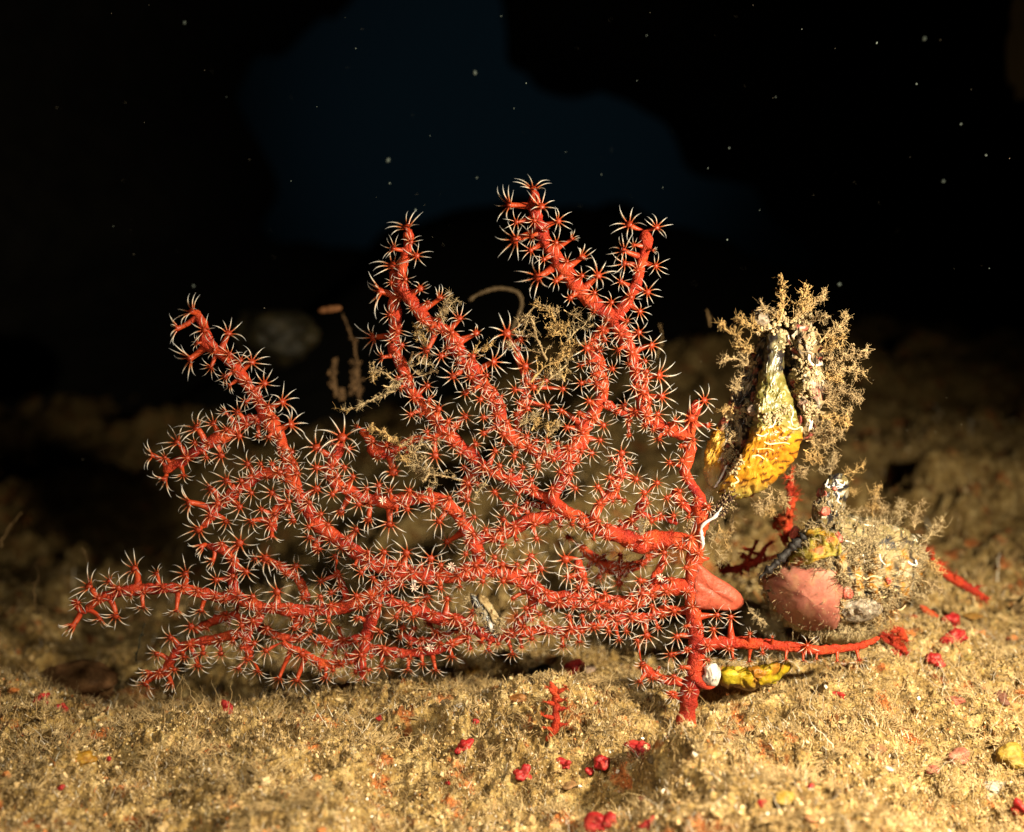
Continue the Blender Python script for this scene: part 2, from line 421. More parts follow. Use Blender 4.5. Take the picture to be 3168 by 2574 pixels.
def turf():
    """fine silted algal turf and filaments standing on the floor"""
    mb = MB()
    def blades(M, d0, d1, L, R, K=6, curl=.8, clump=9, colr=None, mask=None):
        x, y = floor_xy(M, d0, d1, 1.05)
        w = vnoise(np.stack([x, y], -1)*clump, 41) + .6*vnoise(np.stack([x, y], -1)*clump*.3, 42)
        keep = (w > (-.15 if mask is None else mask)) & (np.hypot(x-.38, (y+.62)*1.2) > .17); x, y = x[keep], y[keep]; w = w[keep]; M = len(x)
        l = L*(.35+rng.random(M)**2*1.3)
        a = rng.random(M)*6.283; lean = .2+.9*rng.random(M)
        s = np.linspace(0, 1, K)[None]
        dx = np.cos(a)[:, None]*lean[:, None]*s**1.3; dy = np.sin(a)[:, None]*lean[:, None]*s**1.3
        b = a + 1.5 + rng.random(M)*2; cu = curl*(rng.random(M)-.2)
        dx = dx + np.cos(b)[:, None]*cu[:, None]*s**2*.8; dz = s - .45*cu[:, None]*s**2.2
        P = np.stack([dx, dy, dz], -1)*l[:, None, None]
        P = P + np.stack([x, y, H(x, y)-.004], -1)[:, None]
        P = P + (rng.random((M, K, 3))-.5)*(l[:, None, None]*.10)
        r = R*(.6+.8*rng.random(M))[:, None]*(1.05-s*.75)*(1+.6*(rng.random((M, K))-.5))
        c = palette(M, (.6, .25, .08, .01, .06)) if colr is None else np.broadcast_to(colr, (M, 3))*(1+.3*(rng.random((M, 1))-.5))
        mb.tubes(P, r, 3, None, c)
    blades(100000, 3.5, 6.0, .022, .0019, 5, mask=-.6)
    blades(26000, 3.5, 7.2, .050, .0017, 6, 1.5, 5, mask=0)
    blades(2600, 3.5, 6.0, .12, .0016, 9, 1.5, 3, mask=-.1)
    blades(5000, 6.0, 12.0, .10, .006, 5, .8, 2)
    # tufts: many threads out of one foot, bent the same way
    M = 2600; x, y = floor_xy(M, 3.5, 6.4, 1.1); w = vnoise(np.stack([x, y], -1)*4, 43); k = (w > -.25) & (np.hypot(x-.38, (y+.6)*1.2) > .2)
    x, y = x[k], y[k]; M = len(x); N = 13; K = 6
    s = np.linspace(0, 1, K)[None, None, :, None]; sz = (.022+.045*rng.random(M)**2.5)[:, None, None, None]
    d0 = rng.normal(size=(M, 1, 1, 3))*.45 + rng.normal(size=(M, N, 1, 3))*.55; d0[..., 2] = .75+.3*rng.random((M, N, 1))
    bd = rng.normal(size=(M, 1, 1, 3))*.5; bd[..., 2] = -.25
    P = (d0*s + bd*s**2.2 + .10*rng.normal(size=(M, N, K, 3))*s)*sz*(.6+.6*rng.random((M, N, 1, 1)))
    P = P + np.stack([x, y, H(x, y)-.004], -1)[:, None, None] + .006*rng.normal(size=(M, N, 1, 3))*np.array([1, 1, 0])
    tone = (np.array([[.60, .46, .24]])*(.65+.6*rng.random((M, 1)))).repeat(N, 0)
    mb.tubes(P.reshape(-1, K, 3), np.tile(np.linspace(.0019, .0008, K), (M*N, 1))*(.7+.8*rng.random((M*N, K))), 3, None, tone)
    tag(mb.build('algal_turf', M_turf), kind='stuff')
turf()

# drifting specks
def snow():
    mb = MB()
    spots = [(570,70,9),(1469,225,12),(1200,495,14),(1475,550,6),(1205,567,5),(1627,257,5),(1590,335,4),(2255,458,6),(2860,120,11),(2712,132,7),(2835,260,6),(2973,384,6),(2918,560,9),(2249,742,6),(2190,520,4),(598,885,8),(1285,650,6),(2596,880,9),(1100,150,4),(1550,50,4),(2000,110,3),(2480,90,4),(1970,250,3),(700,300,3),(350,700,3),(980,330,3),(1330,420,3),(2400,300,3),(3050,480,4),(3060,830,3),(2350,650,3),(1750,470,3),(1860,540,3),(900,560,3),(2050,580,3)]
    for i, (x, y, r) in enumerate(spots):
        yy = (-.6, .15, .5, .9)[i % 4] if r < 8 else 1.4
        p = unproj(x, y, yy)
        chips(mb, p[None], np.array([[1, .8, 1.1]])*r*.55*U*(yy+4.8)/4.8, np.array([[.09, .12, .12]]), 1, .3)
    x = rng.random(160)*3400-100; y = rng.random(160)*1700-80; yy = rng.random(160)*4-.3
    P = unproj(x, y, yy)
    chips(mb, P, np.full((160, 3), .0014)*(.4+rng.random((160, 1))), np.tile([[.25, .24, .2]], (160, 1)), 0, .3)
    tag(mb.build('marine_snow', M_grain), kind='stuff')
snow()
# ------------------------------------------------------------------ the red sea fan
# branches: (depth, [(px, py, radius px) ...]) in photo pixels, joined at real depths
BR = [
 ('trunk', 0, 0, '2122,2300,27 2124,2226,25 2128,2175,24 2137,2128,24 2150,2074,23 2153,2017,21 2153,1969,21 2147,1906,20 2143,1843,20 2143,1779,20 2146,1740,21 2151,1705,21 2161,1652,21 2168,1609,22 2163,1566,19 2163,1537,16 2147,1508,15 2130,1484,15 2120,1462,15 2126,1425,15 2134,1391,15 2134,1353,15 2138,1315,15 2141,1285,15 2153,1258,15 2174,1240,10'),
 ('branch', 0, 0, '602,958,10 618,985,13 632,1010,14 642,1059,17 665,1078,15 688,1090,15 715,1118,15 737,1145,15 769,1194,15 797,1234,17 812,1263,18 829,1295,21 855,1335,20 872,1370,19 890,1415,19 901,1461,21 913,1507,19 933,1548,18 956,1582,18 988,1623,20 1020,1652,19 1048,1671,18 1079,1694,19 1116,1722,20 1148,1740,22 1190,1752,23 1263,1774,23 1343,1781,23 1424,1777,23 1480,1762,24 1545,1765,22 1585,1781,22 1611,1790,21 1637,1812,21 1670,1838,22 1703,1853,22 1761,1855,23 1847,1862,24 1922,1869,23 1969,1862,23 2001,1835,22 2048,1816,22 2096,1814,22 2146,1808,20'),
 ('branch', 0, 0, '2146,1690,20 2110,1672,22 2082,1670,24 2024,1670,25 1981,1681,26 1938,1667,22 1895,1650,20 1866,1641,20 1829,1632,19 1794,1603,17 1759,1589,17 1716,1552,17 1722,1520,17 1745,1482,19 1759,1436,20 1774,1396,22 1797,1361,22 1803,1330,21 1812,1308,20 1836,1275,18 1857,1238,18 1862,1209,18 1856,1175,18 1851,1134,19 1837,1094,18 1832,1065,15 1848,1040,13 1868,1020,13 1895,1004,14'),
 ('branch', 0, 0, '1651,590,11 1652,618,15 1655,661,16 1673,718,18 1706,774,18 1742,831,18 1782,883,20 1823,927,21 1871,964,21 1907,996,22 1925,1036,20 1948,1077,18 1964,1117,17 1972,1165,18 1984,1209,18 1992,1247,18 1997,1281,19 2018,1304,20 2049,1322,20 2090,1336,18 2132,1345,16'),
 ('branch', .01, .01, '1992,712,12 1998,735,16 1994,775,14 1984,806,14 1972,863,15 1956,903,15 1931,948,15 1905,985,14'),
 ('branch', .0, .0, '1261,708,9 1263,735,13 1259,774,11 1249,815,12 1240,863,12 1250,893,15 1263,911,17 1287,948,17 1305,975,17 1340,1000,15 1376,1020,16 1398,1050,22 1415,1085,22 1440,1115,21 1469,1158,20 1497,1196,19 1526,1230,20 1543,1265,20 1545,1297,19 1563,1328,20 1590,1356,20 1633,1380,19 1666,1400,18 1715,1408,20 1761,1396,20 1796,1366,17'),
 ('branch', .02, .06, '1250,880,14 1226,878,18 1216,860,12 1215,830,10'),
 ('branch', .05, .09, '1245,900,14 1222,930,18 1223,967,20 1220,1024,17 1223,1082,17 1235,1115,17 1253,1153,17 1261,1190,16 1284,1225,14 1319,1259,14 1345,1294,17 1374,1331,19 1402,1360,18 1440,1392,17 1472,1423,17 1492,1444,17 1472,1465,17 1449,1490,16 1438,1528,14 1424,1552,14'),
 ('branch', .02, .02, '1490,1444,15 1545,1468,15 1611,1499,17 1660,1525,15 1716,1552,14'),
 ('branch', .0, .02, '1456,1684,17 1495,1660,18 1530,1656,20 1565,1646,18 1595,1634,17 1640,1612,17 1703,1594,18 1759,1592,16'),
 ('branch', -.02, .0, '1056,1368,10 1047,1395,13 1030,1423,16 1024,1457,16 1038,1490,17 1073,1515,18 1119,1541,18 1159,1547,17 1211,1552,19 1260,1544,18 1318,1541,19 1361,1550,19 1390,1570,18 1418,1596,17 1441,1636,18 1462,1676,19 1479,1717,18 1484,1762,16'),
 ('branch', 0, 0, '509,1465,12 530,1440,16 561,1426,15 587,1412,15 625,1386,17 659,1366,17 688,1352,15 740,1320,15 774,1297,16 829,1298,15'),
 ('branch', 0, 0, '628,1632,9 642,1610,11 656,1592,12 664,1570,13 697,1549,15 723,1525,16 760,1496,15 797,1473,15 835,1462,15 901,1461,15'),
 ('branch', 0, 0, '841,1650,12 841,1625,14 845,1596,16 868,1570,13 895,1554,13'),
 ('branch', 0, 0, '636,1690,7 660,1692,9 690,1698,14 711,1718,13 722,1746,14 717,1780,14 722,1823,14 733,1850,14 765,1868,13'),
 ('branch', 0, 0, '221,1856,7 240,1878,9 262,1890,8 285,1868,10 323,1848,12 369,1832,12 430,1823,15 496,1821,14 553,1820,15 611,1834,15 668,1846,15 726,1848,16 751,1857,16 808,1878,15 866,1883,16 938,1888,18 996,1888,16 1053,1879,16 1096,1865,17 1140,1846,17 1172,1823,17 1212,1803,18 1250,1785,18'),
 ('branch', .10, .02, '440,2108,8 470,2095,10 510,2075,12 530,2045,12 553,2013,13 596,1990,14 654,1981,13 712,1965,13 765,1946,12 796,1921,12 812,1890,12'),
 ('branch', .06, .04, '773,2045,10 769,2010,13 762,1975,12 771,1944,11'),
 ('branch', .03, .03, '909,1950,10 922,1925,13 938,1888,14'),
 ('branch', .0, .0, '1122,2100,10 1122,2060,12 1124,2024,13 1131,1975,16 1142,1938,16 1156,1900,15 1168,1862,14 1172,1830,14'),
 ('branch', .05, .02, '870,1990,9 905,2008,11 960,2032,12 1010,2056,12 1062,2050,11 1100,2028,11 1124,2010,11'),
 ('branch', .03, .03, '1131,2000,11 1167,2012,12 1236,2022,13 1308,2017,13 1345,2012,11 1398,1990,11 1450,1965,11'),
 ('branch', .02, .02, '1190,1840,11 1205,1860,14 1236,1870,13 1294,1890,16 1352,1912,17 1409,1919,17 1452,1938,14 1496,1959,15 1533,1974,14 1568,1962,14 1611,1953,13 1668,1950,13 1726,1953,12 1790,1948,12 1850,1932,13 1890,1920,17 1938,1909,15 2001,1909,14 2050,1893,14 2096,1888,13 2146,1888,12'),
 ('branch', .01, .02, '1637,1815,14 1650,1850,14 1640,1890,12 1610,1925,12 1595,1955,12'),
 ('branch', 0, 0, '1985,2052,8 2000,2074,13 2025,2092,13 2060,2104,12 2090,2106,11 2118,2110,13 2146,2093,14'),
 ('branch', 0, 0, '2060,2138,7 2078,2146,11 2105,2155,11 2130,2170,12'),
 ('branch', -.04, .0, '2148,2012,19 2175,1998,19 2207,1992,18 2270,1987,16 2330,1990,15 2400,1997,14 2472,2004,13 2530,2009,12 2590,2008,11 2640,2003,9 2685,1990,9 2722,1972,7'),
 ('branch', .0, -.02, '1922,1412,10 1921,1445,17 1916,1474,15 1903,1500,15 1892,1529,15 1869,1552,14 1848,1577,13 1840,1606,13 1835,1636,13'),
 ('branch', .02, .03, '1993,1530,11 1986,1557,14 1975,1580,12 1958,1604,11 1932,1625,12 1905,1645,12'),
 ('branch', .05, .03, '2100,1620,7 2060,1602,8 2016,1600,9 1975,1585,9'),
 ('branch', 0, .02, '1857,1240,13 1902,1264,12 1930,1276,12 1960,1276,12 1997,1285,12'),
 ('branch', 0, 0, '1788,1728,10 1790,1750,13 1797,1785,15 1802,1820,14 1805,1855,14'),
 ('branch', -.02, 0, '2056,1712,6 2050,1739,9 2036,1765,9 2024,1790,10 2020,1820,10'),
 ('branch', .08, .06, '1118,1325,9 1145,1362,12 1165,1390,24 1200,1390,22 1245,1378,12 1280,1360,10 1345,1350,9 1385,1345,10'),
 ('branch', .16, .12, '800,1722,7 852,1742,11 885,1762,15 912,1785,13 935,1818,12 950,1865,12'),
 ('branch', .10, .05, '1040,1760,8 1050,1790,10 1065,1830,10 1075,1870,10'),
 ('branch', .35, .30, '1790,1690,9 1850,1735,14 1900,1758,18 1960,1750,14 2030,1710,10 2110,1650,10'),
 ('branch', .03, .05, '1590,1356,11 1603,1300,10 1620,1240,11 1626,1180,10 1612,1120,11 1592,1070,10 1572,1038,9'),
 ('branch', .15, .12, '600,1952,10 660,1922,12 720,1905,12 780,1930,11 840,1960,11 900,1975,11 960,1958,10'),
 ('branch', .13, .10, '975,1968,9 1030,1992,11 1085,1985,11 1130,1965,10'),
 ('branch', .12, .10, '1236,1960,9 1290,1985,10 1350,1975,10 1400,1950,9'),
 ('branch', .09, .07, '1556,1556,9 1600,1590,10 1642,1562,10 1700,1578,9'),
 ('branch', 0.03, 0.02, '2160,1600,9 2120,1570,11 2098,1545,12 2085,1512,10'),
 ('branch', .02, .02, '1000,1660,9 975,1690,10 985,1715,9'),
 ('branch', -.01, 0, '2146,1745,8 2176,1730,6 2196,1727,4'),
]
# polyps seen one by one: x y tentacle-reach [lean x, lean y] in photo pixels; b = set back, c = closed, white
PO = '''592 962 54 -.6 -.6;547 1015 50 -.95 .1;632 1021 45 -.1 -.1;707 1030 48 .5 -.6;586 1110 58 -.7 .4;710 1096 38 .2 -.3;651 1136 35 -.4 .5;780 1119 48 .5 -.5;697 1165 32 -.4 .4;818 1185 45 .4 -.4
710 1192 30 -.5 .6;766 1182 30;800 1237 32;875 1243 50 .8 -.2;760 1243 28 -.4 .3;734 1275 42 -.3 -.4;697 1275 35 -.6 -.3;659 1309 42 -.3 -.6;607 1323 60 -.5 -.5;547 1367 50 -.5 -.5
845 1292 35 .1 -.1;901 1312 52 .8 -.3;740 1349 42;799 1347 36 .1 .2;469 1409 48 -.9 0;509 1415 30 -.3 -.3;602 1369 30 -.1 -.2;507 1484 52 -.6 .6;567 1470 34 .1 .6;639 1415 28 0 .3
684 1409 48 0 .1;766 1435 42 -.3 -.2;806 1435 28;700 1487 50 -.4 -.1;746 1487 34;865 1461 44;651 1513 50 -.7 0;903 1398 36 .2 -.3;979 1384 55 .1 -.4;979 1447 44
980 1513 48 .1 0;584 1556 58 -.7 .1;777 1525 36;841 1525 42 .1 .1;741 1568 44;893 1551 40;809 1576 32;700 1614 42 0 .5;777 1614 44 -.2 .5;613 1640 55 -.2 .4
841 1660 42 0 .9;907 1610 42 0 .1;741 1680 58;622 1692 50 -.7 .5;656 1735 42 -.6 .3;822 1726 55 -.1 .1 b;720 1732 34;761 1769 44;956 1663 38 -.4 .3;954 1553 32
1058 1353 68 .05 -.4;1066 1446 36;1092 1475 38;1028 1529 36;1135 1511 32;1172 1501 36 .1 -.3;1217 1460 66 0 -.4;1266 1518 38;1109 1560 42 0 .2;1329 1515 34
1054 1584 48 -.1 .2;1260 1575 38 0 .1;1205 1622 56 0 .5;1140 1607 50 -.1 .4;1338 1567 36;1390 1541 34;1446 1547 40;1358 1613 46 0 .3;1346 1410 52;1447 1495 40
1424 1619 34;958 1555 34;955 1630 30;1188 1708 42;1257 1711 52 0 -.2;1332 1728 52;1089 1696 36;1038 1722 38;1139 1708 32;1102 1639 42 -.4 0
1384 1676 42 0 -.2 b;1464 1653 34;1441 1714 32;1257 702 55 -.3 -.7;1216 768 38 -.6 -.3;1289 791 40 .3 -.1;1214 820 58 -.4 -.6;1300 892 45 .3 -.2;1174 903 68 -.9 .1;1254 863 32
1324 935 30;1421 984 45 .2 -.6;1360 984 30;1398 1029 36;1473 1030 44 .3 -.2;1154 1045 55 -.7 .2 b;1568 1030 62 0 -.3;1365 1101 40;1463 1102 38;1318 1085 50 -.5 .1
1600 1079 40;1528 1119 50 .7 0;1361 921 45 .4 -.6;1182 1105 38 -.7 0;1573 633 55 -.8 0;1649 583 50 0 -.9;1675 637 50 .3 -.4;1597 687 35 -.2 0;1592 742 62 -.7 .2;1728 683 42 .4 -.2
1641 774 38 -.2 .2;1720 750 34;1770 738 30 .5 -.6;1683 802 30;1802 794 50 .5 -.5;1754 808 26;1663 857 62 -.6 .2;1800 853 32;1851 851 52 .4 -.5;1720 869 34
1839 905 30;1764 921 38;1891 935 36;1946 694 52 -.4 -.3;2032 702 42 .3 -.4;1962 758 24;1927 774 48 -.6 -.2;1931 815 42 -.4 .1;2030 823 36 .4 0;2020 774 20 .8 0
1921 871 32;1952 919 36;2004 903 42 .3 0;1980 964 38 .4 .2;1940 992 26;1976 1028 42;2016 1069 45 .5 .1;1815 1077 48;1865 1020 36;1895 1141 32
2000 1149 32;2040 1161 56 .7 0;1798 1185 36;1625 1133 50;1996 1117 28;1650 1198 44;1689 1177 36;1741 1203 34;1990 1213 48;2049 1226 46 .5 .1
2035 1281 36 .3 .1;1822 1241 38;1692 1258 44;1632 1264 42;1735 1270 34;1793 1278 36;1866 1316 40;1802 1339 36;1754 1322 38;2139 1294 60
2179 1238 44 .2 -.2;2190 1316 40 .5 0;1923 1402 48 0 -.1;1830 1402 38;1761 1388 34;1692 1365 38;1946 1345 34;1856 1362 34;2107 1379 32;2072 1431 36
2110 1425 32;1796 1129 30;1712 1420 34;1660 1440 34;1758 1434 28;1356 1265 46;1322 1193 38 b;1402 1164 46;1279 1230 36;1270 1282 34
1440 1216 36;1486 1236 38;1496 1291 34;1558 1256 34;1593 1205 36;1506 1161 30;1529 1207 28;1604 1331 34;1558 1343 38;1497 1340 42
1440 1288 42;1590 1412 38;1636 1383 34;1665 1446 34;1618 1446 32;1546 1441 36;1495 1444 36;1437 1446 32;1423 1400 32;1270 1366 30
1532 1395 34;1232 1170 30;1886 1477 36;1967 1482 42;1849 1506 38;1780 1511 34;1993 1524 42;2033 1494 36;1854 1557 40;1931 1549 34
2063 1540 34;2102 1520 34;2111 1557 34;1798 1601 34;2016 1612 36;1955 1609 34;1852 1612 36;1921 1644 32;1876 1661 30;1757 1661 38
1734 1626 32;1803 1693 40;1749 1730 60;1843 1733 42;1919 1717 36;2055 1710 38;2105 1694 32;2122 1756 34;1673 1759 46;1758 1785 42
1807 1792 38;1916 1805 48;1980 1796 42;1854 1785 40;2043 1786 15 0 0 c;2076 1791 26;1831 1825 32;1708 1511 32;1556 1606 40 -.4 .1;1592 1629 36
1654 1623 32;1660 1666 34;1631 1554 28;1530 1522 36;1594 1565 38;1650 1513 32;1467 1600 30;1466 1654 32;1496 1712 30;1530 1724 36
1643 1721 46;1600 1747 34;1440 1761 30;1637 1778 32;1493 1798 38;1556 1798 38;1362 1819 40;1660 1813 30;1588 1850 36;1628 1882 40
1670 1899 38;1729 1862 32;1409 1911 42;1340 1896 36;1320 1847 50 0 .2;1383 1853 38;1396 1752 15 0 -.3 c;1689 1833 30;222 1938 60 -.4 .6;274 1814 58 -.5 -.6
305 1852 34;366 1820 42;337 1797 40 -.5 -.5;415 1759 55 -.5 -.5;357 1906 50 0 .4;441 1877 40 0 .8;484 1774 34 -.5 -.6;504 1817 38;573 1774 48 -.3 -.6;611 1828 36
545 1889 40 0 .8;622 1889 40 0 .7;308 1918 42 -.1 .8;668 1794 40 -.1 -.2;668 1846 30;697 1898 36 0 .5;527 1973 42 -.3 0 b;484 2024 40 -.4 .3;455 2082 48 -.5 0;450 2117 48 -.4 .5
527 2114 46 0 .5;591 1938 46 0 -.2 b;628 2021 40 0 .4;611 2059 44 .1 .5;683 2022 40;493 2082 30;857 1831 54;782 1846 38;938 1849 36;991 1846 34
1024 1834 34;1102 1843 38;1148 1849 34;1212 1846 30;916 1751 40 0 0 b;895 1880 24;1016 1921 36;1105 1912 42;1117 1771 38;1154 1788 34
1191 1808 30;1047 1780 34;935 2024 46;765 2039 42 0 .3;823 2013 40;1117 2027 42;1189 2007 42;1180 2062 42 .1 .5;1053 2053 42 -.4 .3;1122 2099 38 0 .8
918 2105 46 0 .5;863 2099 38 0 .6;1007 2096 40 0 .6;736 2068 34 0 .6;797 2076 36 0 .6;1177 1955 34;1226 1909 36;1047 1941 34 0 .6;1065 1978 36;909 1941 36 0 .6
967 1918 34;1036 2022 36 0 0 b;993 1797 36 0 0 b;1275 1769 38;1212 1775 30;1282 1942 38;1352 1953 38;1412 1953 36;1464 1893 38;1306 1976 34 0 .5
1450 1974 34;1467 1928 30;1398 1994 32;1398 2031 38 0 .6;1306 2054 34 0 .5;1262 2072 36 0 .7;1346 2072 36 0 .7;1510 2011 34 0 .7;1455 2005 30;1585 2023 36 0 .6
1582 1959 38;1645 1976 38 0 .4;1697 1953 42;1614 2002 28;1251 1873 34;1836 1941 42 0 .4;1792 1985 34 0 .6;1741 1998 38 0 .6;1884 1953 32;1938 1953 30
1915 1979 30 0 .5;1953 1909 42;1881 1903 34;1801 1906 30;1760 1906 36;2017 1843 34;2017 1874 32;2085 1890 42;2001 1966 50;2094 1969 42
1972 1982 30;2036 1941 28;1903 1855 28;1953 1839 26;1830 1827 26;2075 2026 42 -.4 -.1;1988 2055 44 -.2 -.2;2039 2064 20;2017 2099 36 0 .5;1979 2109 34 -.4 .4
2085 2093 38;2109 2064 28;2080 2150 34;2124 2007 34;2188 1998 30;2207 1947 34;2261 1909 36;2219 1903 34;2191 2042 26;2254 2007 30
2169 1941 20;2143 1877 22;2150 1811 18;2124 1830 20;2121 1938 22;2359 2019 24;2318 2046 24 0 .6;2268 2037 24 0 .6;2431 2040 22 0 .8;2485 2044 22 0 .8
2526 2040 22 0 .8;2590 2046 26 0 .8;2658 2042 30 0 .6;2320 1960 20 0 -.7;2390 1972 18 0 -.8;1184 1548 14 0 -.2 c;1281 1817 15 0 -.2 c;1329 2004 15 0 -.2 c'''

def parse(s): return np.array([[float(q) for q in a.split(',')] for a in s.split()])
fan_base = unproj(2124, 2240, 0.0)
fan = thing('sea_fan', fan_base, 'large branching red sea fan covered in white tentacled polyps, standing upright across the middle', 'sea fan')
BP = []   # sampled branch points: position, radius, px, py
for name, y0, y1, s in BR:
    a = parse(s); n = len(a)
    dep = np.linspace(y0, y1, n) + .035*vnoise(np.stack([a[:, 0]*.006, a[:, 1]*.006], -1), 51)
    if name == 'trunk': dep *= .3
    P = unproj(a[:, 0], a[:, 1], dep)
    R = a[:, 2]*1.17*U*(dep+4.8)/4.8
    Q = catmull(np.column_stack([P, R, a[:, :2]]), .008)
    P, R = Q[:, :3], Q[:, 3]
    P = P + .004*np.stack([vnoise(P*16, 1), vnoise(P*16, 2), vnoise(P*16, 3)], -1)
    R = R*(1 + .16*vnoise(P*22, 4))
    # rounded ends
    L = np.concatenate([[0], np.cumsum(np.linalg.norm(np.diff(P, axis=0), axis=1))])
    for e in (L, L[-1]-L):
        R = R*np.sqrt(np.clip(1-(1-np.clip(e/np.maximum(R, 1e-4), 0, 1))**2, .02, 1))
    mb = MB(); V = mb.tubes(P[None], R[None], 14, ref=(0, 1, 0))
    v = mb.v[0]; cen = np.repeat(P, 14, axis=0); nrm = unit(v-cen)
    v = v + nrm*(.0042*vnoise(v*45, 5) + .0034*vnoise(v*110, 6))[:, None]; mb.v[0] = v
    mb.build('trunk' if name == 'trunk' else 'branch', M_coral, fan)
    BP.append(np.column_stack([P, R, Q[:, 4:6]]))
BPA = np.vstack(BP)

def polyp_geo(x, y, R, dx=0, dy=0, flag='', seed=0):
    """returns body builder and tentacle builder for one polyp"""
    r = np.random.default_rng(seed)
    d = np.hypot(BPA[:, 4]-x, BPA[:, 5]-y)
    pen = d - 6*(BPA[:, 1] < .06) + (flag == 'b')*(-40*(BPA[:, 1] > .04))
    b = BPA[np.argmin(pen)]
    dist = math.hypot(b[4]-x, b[5]-y)
    out_of_plane = max(b[3]*1.15, .022) if dist < 45 else .01
    yy = b[1] - out_of_plane - (.02*r.random()) + (.10 if flag == 'b' else 0)*(dist > 60)
    head = unproj(x, y, yy)
    u = U*(yy+4.8)/4.8
    lean = np.array([dx, 0, -dy]); m = np.linalg.norm(lean)
    ax = unit(lean + np.array([0, -1, 0])*math.sqrt(max(0.02, 1-min(m, .98)**2)) + .22*(r.random(3)-.5))
    base = b[:3]
    Rw = R*u*(1.13 if flag != 'c' else 1)
    hr = Rw*(.215 if flag != 'c' else .35)
    # stalk
    s = np.linspace(0, 1, 9)[:, None]
    mid = .5*(base+head-ax*Rw*.35)
    end = head - ax*hr*.5
    ctrl = .45*base + .55*end - .25*Rw*ax
    P = (1-s)**2*base + 2*s*(1-s)*ctrl + s**2*end
    Ls = np.linalg.norm(end-base)
    br = min(b[3]*.85, .027)
    rad = hr*.62 + (br-hr*.62)*(1-s[:, 0])**1.8
    P = np.vstack([P, head, head+ax*hr*.42, head+ax*hr*.52]); rad = np.concatenate([rad, [hr*.98, hr*.72, hr*.08]])
    t = np.concatenate([np.linspace(0, .6, 9), [.8, .95, 1]])
    body = (P, rad, t)
    # tentacles
    a = np.arange(8)/8*2*np.pi + r.random()*6.28 + .22*(r.random(8)-.5)
    e1 = unit(np.cross(ax, [.3, .2, 1])); e2 = np.cross(ax, e1)
    rad_dir = np.cos(a)[:, None]*e1 + np.sin(a)[:, None]*e2
    K = 8; q = np.linspace(0, 1, K)[None, :, None]
    if flag == 'c':
        Lt = Rw*1.0*(.8+.3*r.random(8))
        out = rad_dir[:, None]*Lt[:, None, None]*(.9*q**.8); fw = ax*(Lt[:, None, None]*(.55*np.sin(q*2.6)))
        T = head + out + fw + rad_dir[:, None]*hr*.3
        Tr = np.full((8, K), Rw*.13)*np.sqrt(np.clip(1.02-(q[..., 0]*2-1)**8, .05, 1))
        tt = np.full((1, K), .5)
        return body, (T, Tr, tt), u
    opn = .75+.35*r.random()
    Lt = Rw*(.86+.30*r.random(8))
    curl = (r.random(8)-.35)*1.0
    fwd = (.62*q*(1-.55*q*opn)) ; rr = (q*.93 + .03)
    rr = rr*(1-.12*np.abs(curl)[:, None, None]*q**2)
    shut = r.random() < .13
    if shut: rr = rr*(.45+.2*r.random()); fwd = fwd*1.7; Lt = Lt*.85
    side = np.cross(ax, rad_dir)*((r.random(8)-.5)*.75)[:, None]
    T = head + ax*hr*.1 + rad_dir[:, None]*(hr*.80) + rad_dir[:, None]*(Lt-hr*.7)[:, None, None]*rr + ax*(Lt[:, None, None]*(fwd - .25*curl[:, None, None]*q**2.4)) + side[:, None]*Lt[:, None, None]*q**2
    Tr = Rw*np.interp(q[..., 0], [0, .12, .35, .7, 1], [.044, .036, .031, .020, .005])*np.ones((8, 1))
    return body, (T, Tr, q[..., 0]), u

def add_tent(mb, T, Tr, tt, pinn=True):
    mb.tubes(T, Tr, 5, tt, ref=None)
    if pinn:
        M, K, _ = T.shape
        tan = unit(np.gradient(T, axis=1)); cen = T.mean(axis=(0, 1))
        outv = unit(T - cen); sd = unit(np.cross(tan, outv))
        L = np.linalg.norm(T[:, -1]-T[:, 0], axis=1)[:, None, None]
        for sg in (-1, 1):
            for fr in (0, .5):
                A = T[:, 1:-1]*(1-fr) + T[:, 2:]*fr; S = sd[:, 1:-1]; Tn = tan[:, 1:-1]
                tip = A + (S*sg*.11 + Tn*.05)*L*(1-np.linspace(.25, .75, K-2)**2)[None, :, None]
                w = Tn*L*.005
                V = np.stack([A-w, A+w, tip], 2).reshape(-1, 3)
                n = len(V)//3
                mb.add(V, np.arange(3*n).reshape(-1, 3), np.tile(np.repeat(np.linspace(.45, .95, K-2), 3), M))

polys = []
for it in PO.replace('\n', ';').split(';'):
    w = it.split(); fl = w.pop() if w[-1] in 'bc' else ''
    w = [float(q) for q in w] + [0, 0]
    polys.append((w[0], w[1], w[2], w[3], w[4], fl))
seen = np.array([p[:2] for p in polys])
# the crowd between the ones traced singly
extra = []
allb = BPA[::3]
cand = rng.permutation(len(allb)*5)
pts = [tuple(p) for p in seen]
def ok(x, y, dmin):
    a = np.array(pts); return np.min(np.hypot(a[:, 0]-x, a[:, 1]-y)) > dmin
for c in cand:
    b = allb[c % len(allb)]
    ang = rng.random()*6.283; rr = (.2+.8*rng.random())*(b[3]/U+16)
    x = b[4]+math.cos(ang)*rr; y = b[5]+math.sin(ang)*rr
    if b[5] > 2190 or (b[4] > 2110 and rng.random() < (.97 if b[5] > 1580 else .45)) or (y > 2105 and x < 2000): continue
    if b[4] < 700 or (b[5] < 1000) or b[4] > 2060:
        dm = 42
    else: dm = 29.5
    if ok(x, y, dm):
        pts.append((x, y)); m = .75*rr/(b[3]/U+16)
        extra.append((x, y, 22+17*rng.random(), math.cos(ang)*m, math.sin(ang)*m, 'b' if rng.random() < .5 else ''))
